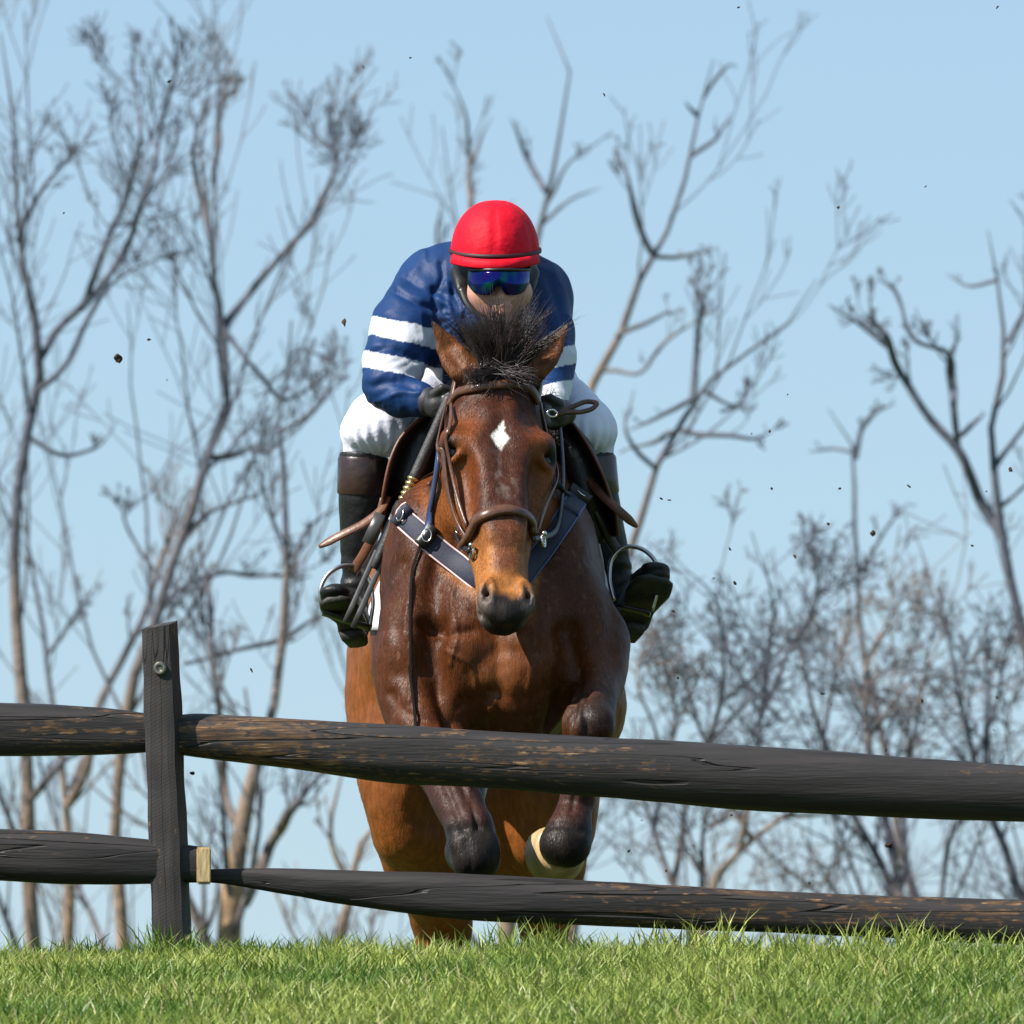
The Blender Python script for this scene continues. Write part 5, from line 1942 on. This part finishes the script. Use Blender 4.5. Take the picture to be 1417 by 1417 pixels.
    def rim(z0, r, thk, w, arc, name, mat, dz=0.0, grow_=0.0, n=60):
        th = np.linspace(-math.pi / 2 - arc, -math.pi / 2 + arc, n)
        P = np.stack([c[0] + (62 * PX + r) * np.cos(th), c[1] + (80 * PX + r) * np.sin(th), z0 + dz * (1 + np.sin(th)) * 1.0 + 0 * th], 1)
        Nn = np.stack([np.cos(th), np.sin(th), 0 * th], 1)
        return link(name, strap_mesh(name, P, Nn, w, thk), mat, hm)

    rim(c[2] - .006 - .010, .000, .005, .010, 3.1, 'band', pmat('dark maroon band', (.028, .004, .008), .6), dz=.022)
    # peak: red cloth strip under the band
    th = np.linspace(-math.pi / 2 - 1.15, -math.pi / 2 + 1.15, 40)
    P = np.stack([c[0] + (60 * PX + .004) * np.cos(th), c[1] + (80 * PX + .016) * np.sin(th), c[2] - .036 + .030 * (1 + np.sin(th))], 1)
    Nn = np.stack([np.cos(th), np.sin(th), .25 + 0 * th], 1)
    link('peak', strap_mesh('peak', P, Nn, .024, .008), red, hm)
    # shell below the cover: sides and ear guards
    C = Clay(W(600, 440, 560), W(770, 300, 780), .005)
    C.ell((685, 352, 658), (60, 78, 70), 2)
    C.chain([(632, 378, 640, 9), (637, 400, 628, 7), (645, 420, 618, 4.5)], 8)
    C.chain([(738, 378, 640, 9), (735, 396, 628, 7), (730, 414, 618, 4.5)], 8)
    C.ell((689, 420, 580), (45, 70, 50), 4, True)
    v, f = C.skin()
    link('shell', np_mesh('shell', v, f), blk, hm)
    for a in ([(638, 398, 612), (650, 425, 600), (672, 444, 592)], [(736, 395, 612), (730, 420, 600), (712, 442, 592)]):
        qq = resample(np.array([W(*p) for p in a]), 16)
        link('chin_strap', strap_mesh('chin_strap', qq, np.tile([0, -1, 0], (16, 1)), .014, .003), blk, hm)

    # ---- wraparound goggles with an iridescent lens
    gg = bpy.data.objects.new('goggles', None)
    COL.objects.link(gg)
    gg.parent = root
    gg.matrix_parent_inverse = Matrix.Translation(-root.location)
    lm = bpy.data.materials.new('iridescent lens')
    lm.use_nodes = True
    n, l = lm.node_tree.nodes, lm.node_tree.links
    b = n['Principled BSDF']
    tc = n.new('ShaderNodeTexCoord')
    nz = n.new('ShaderNodeTexNoise')
    nz.inputs['Scale'].default_value = 24
    nz.inputs['Detail'].default_value = 1
    l.new(tc.outputs['Object'], nz.inputs['Vector'])
    cr = n.new('ShaderNodeValToRGB')
    cr.color_ramp.elements[0].position = .32
    cr.color_ramp.elements[0].color = (.022, .010, .14, 1)
    cr.color_ramp.elements[1].position = .70
    cr.color_ramp.elements[1].color = (.004, .11, .05, 1)
    e = cr.color_ramp.elements.new(.5)
    e.color = (.004, .02, .16, 1)
    l.new(nz.outputs['Fac'], cr.inputs[0])
    l.new(cr.outputs[0], b.inputs['Base Color'])
    b.inputs['Metallic'].default_value = .85
    b.inputs['Roughness'].default_value = .12
    nu, nv_ = 36, 10
    vs = []
    for j in range(nv_ + 1):
        for i in range(nu + 1):
            a = -1.15 + 2.3 * i / nu
            s = j / nv_
            dip = 1 - .42 * math.exp(-((i / nu - .5) / .07) ** 2)
            zt, zb = 375, 376 + 32 * dip * (1 - .55 * abs(a / 1.15) ** 4)
            vs.append(W(690 + 46 * math.sin(a), zt + (zb - zt) * s, 632 - 74 * math.cos(a) - 3 * math.sin(s * 3.14)))
    vs = np.array(vs)
    i = (np.arange(nv_)[:, None] * (nu + 1) + np.arange(nu)[None]).ravel()
    q = np.stack([i, i + nu + 1, i + nu + 2, i + 1], 1)
    lens = link('lens', np_mesh('lens', vs, q), lm, gg)
    md = lens.modifiers.new('thickness', 'SOLIDIFY')
    md.thickness = .003
    md.offset = 1
    top = vs[:nu + 1]
    bot = vs[-(nu + 1):]
    link('frame', tube_mesh('frame', top + np.array([0, -.002, .003]), .0042, 8), blk, gg)
    link('frame', tube_mesh('frame', bot + np.array([0, -.001, 0]), .0018, 6), blk, gg)
    for s in (0, -1):
        st = np.stack([top[s], top[s] + np.array([(-1 if s == 0 else 1) * .004, .05, .002]), top[s] + np.array([(-1 if s == 0 else 1) * .002, .10, .004])])
        link('strap', strap_mesh('strap', st, np.tile([(-1 if s == 0 else 1), 0, 0], (3, 1)), .022, .003), blk, gg)


build_rider()


def build_whip():
    a, b = W(612, 574, 520), W(482, 866, 520)
    root = thing('riding_whip', 'black riding whip with gold rings held in the rider right hand', 'whip', a)
    P = lambda t: a + (b - a) * t
    gp = pmat('black whip grip', (.035, .034, .036), .55, var=.3, vscale=80, bump=.5, bscale=200)
    gold = pmat('gold ring', (.85, .55, .20), .25, metal=1.0, var=.1)
    link('grip', tube_mesh('grip', np.stack([P(-.08), P(0), P(.15), P(.30)]), np.array([8.5, 8, 8, 8]) * PX, 14, 20), gp, root)
    ax = (b - a) / np.linalg.norm(b - a)
    for k in range(6):
        t = .305 + k * .024
        link('ring', tube_mesh('ring', np.stack([P(t - .006), P(t), P(t + .006)]), np.array([8.5, 9.5, 8.5]) * PX, 14), gold, root)
    link('shaft', tube_mesh('shaft', np.stack([P(.28), P(.45), P(.72)]), np.array([7.5, 7, 6]) * PX, 12, 12), gp, root)
    grey = pmat('grey whip flap', (.045, .043, .043), .38, var=.3, vscale=40, spec=.6)
    sd = np.cross(ax, [0, -1, 0])
    sd /= np.linalg.norm(sd)
    for off, l0, l1, w in ((-7, .44, 1.0, .014), (6, .46, .99, .013)):
        pts = np.stack([P(t) + sd * off * PX for t in np.linspace(l0, l1, 8)])
        link('flap', strap_mesh('flap', pts, np.tile([-.2, -1, .1], (8, 1)), w, .003), grey, root)
    link('collar', tube_mesh('collar', np.stack([P(.42), P(.45), P(.48)]), np.array([10, 11, 10]) * PX, 14), black_leather, root)
    pts = np.stack([P(t) + sd * 22 * PX for t in (.50, .57, .64)])
    link('keeper', strap_mesh('keeper', pts, np.tile([-.2, -1, .1], (3, 1)), .028, .006), grey, root)


build_whip()

# =================================================================== FLYING EARTH
def build_clods():
    em = pmat('dark earth', (.045, .022, .014), .9, var=.5, vscale=200, bump=.6, bscale=300)
    ms = []
    for k in range(5):
        bm = bmesh.new()
        bmesh.ops.create_icosphere(bm, subdivisions=2, radius=1)
        for v in bm.verts:
            s = .35 + 1.3 * float(vnoise(np.array([v.co]) * 1.0 + 7 * k, 1.4)[0])
            v.co *= s
            v.co.x *= .8 + .1 * k
        me = bpy.data.meshes.new('earth_clod')
        bm.to_mesh(me)
        bm.free()
        me.materials.append(em)
        ms.append(me)
    G = 'clods of earth thrown up around the horse'
    named = [((164, 496, 5.5), 'largest red brown clod of earth flying high at the far left'),
             ((476, 446, 4.8), 'dark oval clod of earth flying left of the rider shoulder'),
             ((1398, 650, 3.6), 'dark clod of earth flying beside the tall right edge tree'),
             ((1208, 738, 3.8), 'reddish clod of earth flying above the thicket at right'),
             ((1230, 1170, 4.2), 'orange brown clod of earth flying between the two right rails'),
             ((266, 1070, 3.2), 'brown clod of earth flying just right of the fence post')]
    small = [(503, 93), (568, 80), (836, 131), (1022, 10), (1380, 10), (1160, 287), (1281, 258), (206, 470), (231, 526), (88, 295), (234, 113), (1090, 546), (1040, 600), (1065, 597), (1068, 676), (1162, 676), (926, 692), (915, 690),
             (1146, 725), (1258, 673), (1345, 755), (348, 927), (938, 938), (1138, 960), (1150, 975), (1276, 970), (1185, 1015), (1330, 1080), (1226, 1038), (932, 846), (988, 800), (1017, 807), (1365, 680), (870, 1178), (888, 1135), (1012, 1128), (960, 1170), (922, 1205), (1120, 1222), (1375, 1010), (1100, 770), (1380, 965), (1010, 760)]
    for (p, lab) in named:
        o = bpy.data.objects.new('earth_clod', ms[random.randrange(5)])
        COL.objects.link(o)
        o.location = V(W(p[0], p[1], random.uniform(-60, 300)))
        o.scale = (p[2] * .75 / 600, p[2] * .9 / 600, p[2] * 1.1 / 600)
        o.rotation_euler = [random.uniform(0, 6) for _ in range(3)]
        tag(o, lab, 'clod', G)
    for (px, py) in small:
        o = bpy.data.objects.new('earth_clod', ms[random.randrange(5)])
        COL.objects.link(o)
        o.location = V(W(px, py, random.uniform(-60, 300)))
        k = random.uniform(1.1, 2.2) / 600
        o.scale = (k * random.uniform(.5, 1), k * random.uniform(.5, 1), k * random.uniform(.8, 1.9))
        o.rotation_euler = [random.uniform(0, 6) for _ in range(3)]
        tag(o, 'tiny dark speck of earth flying through the air', 'clod', G)


build_clods()
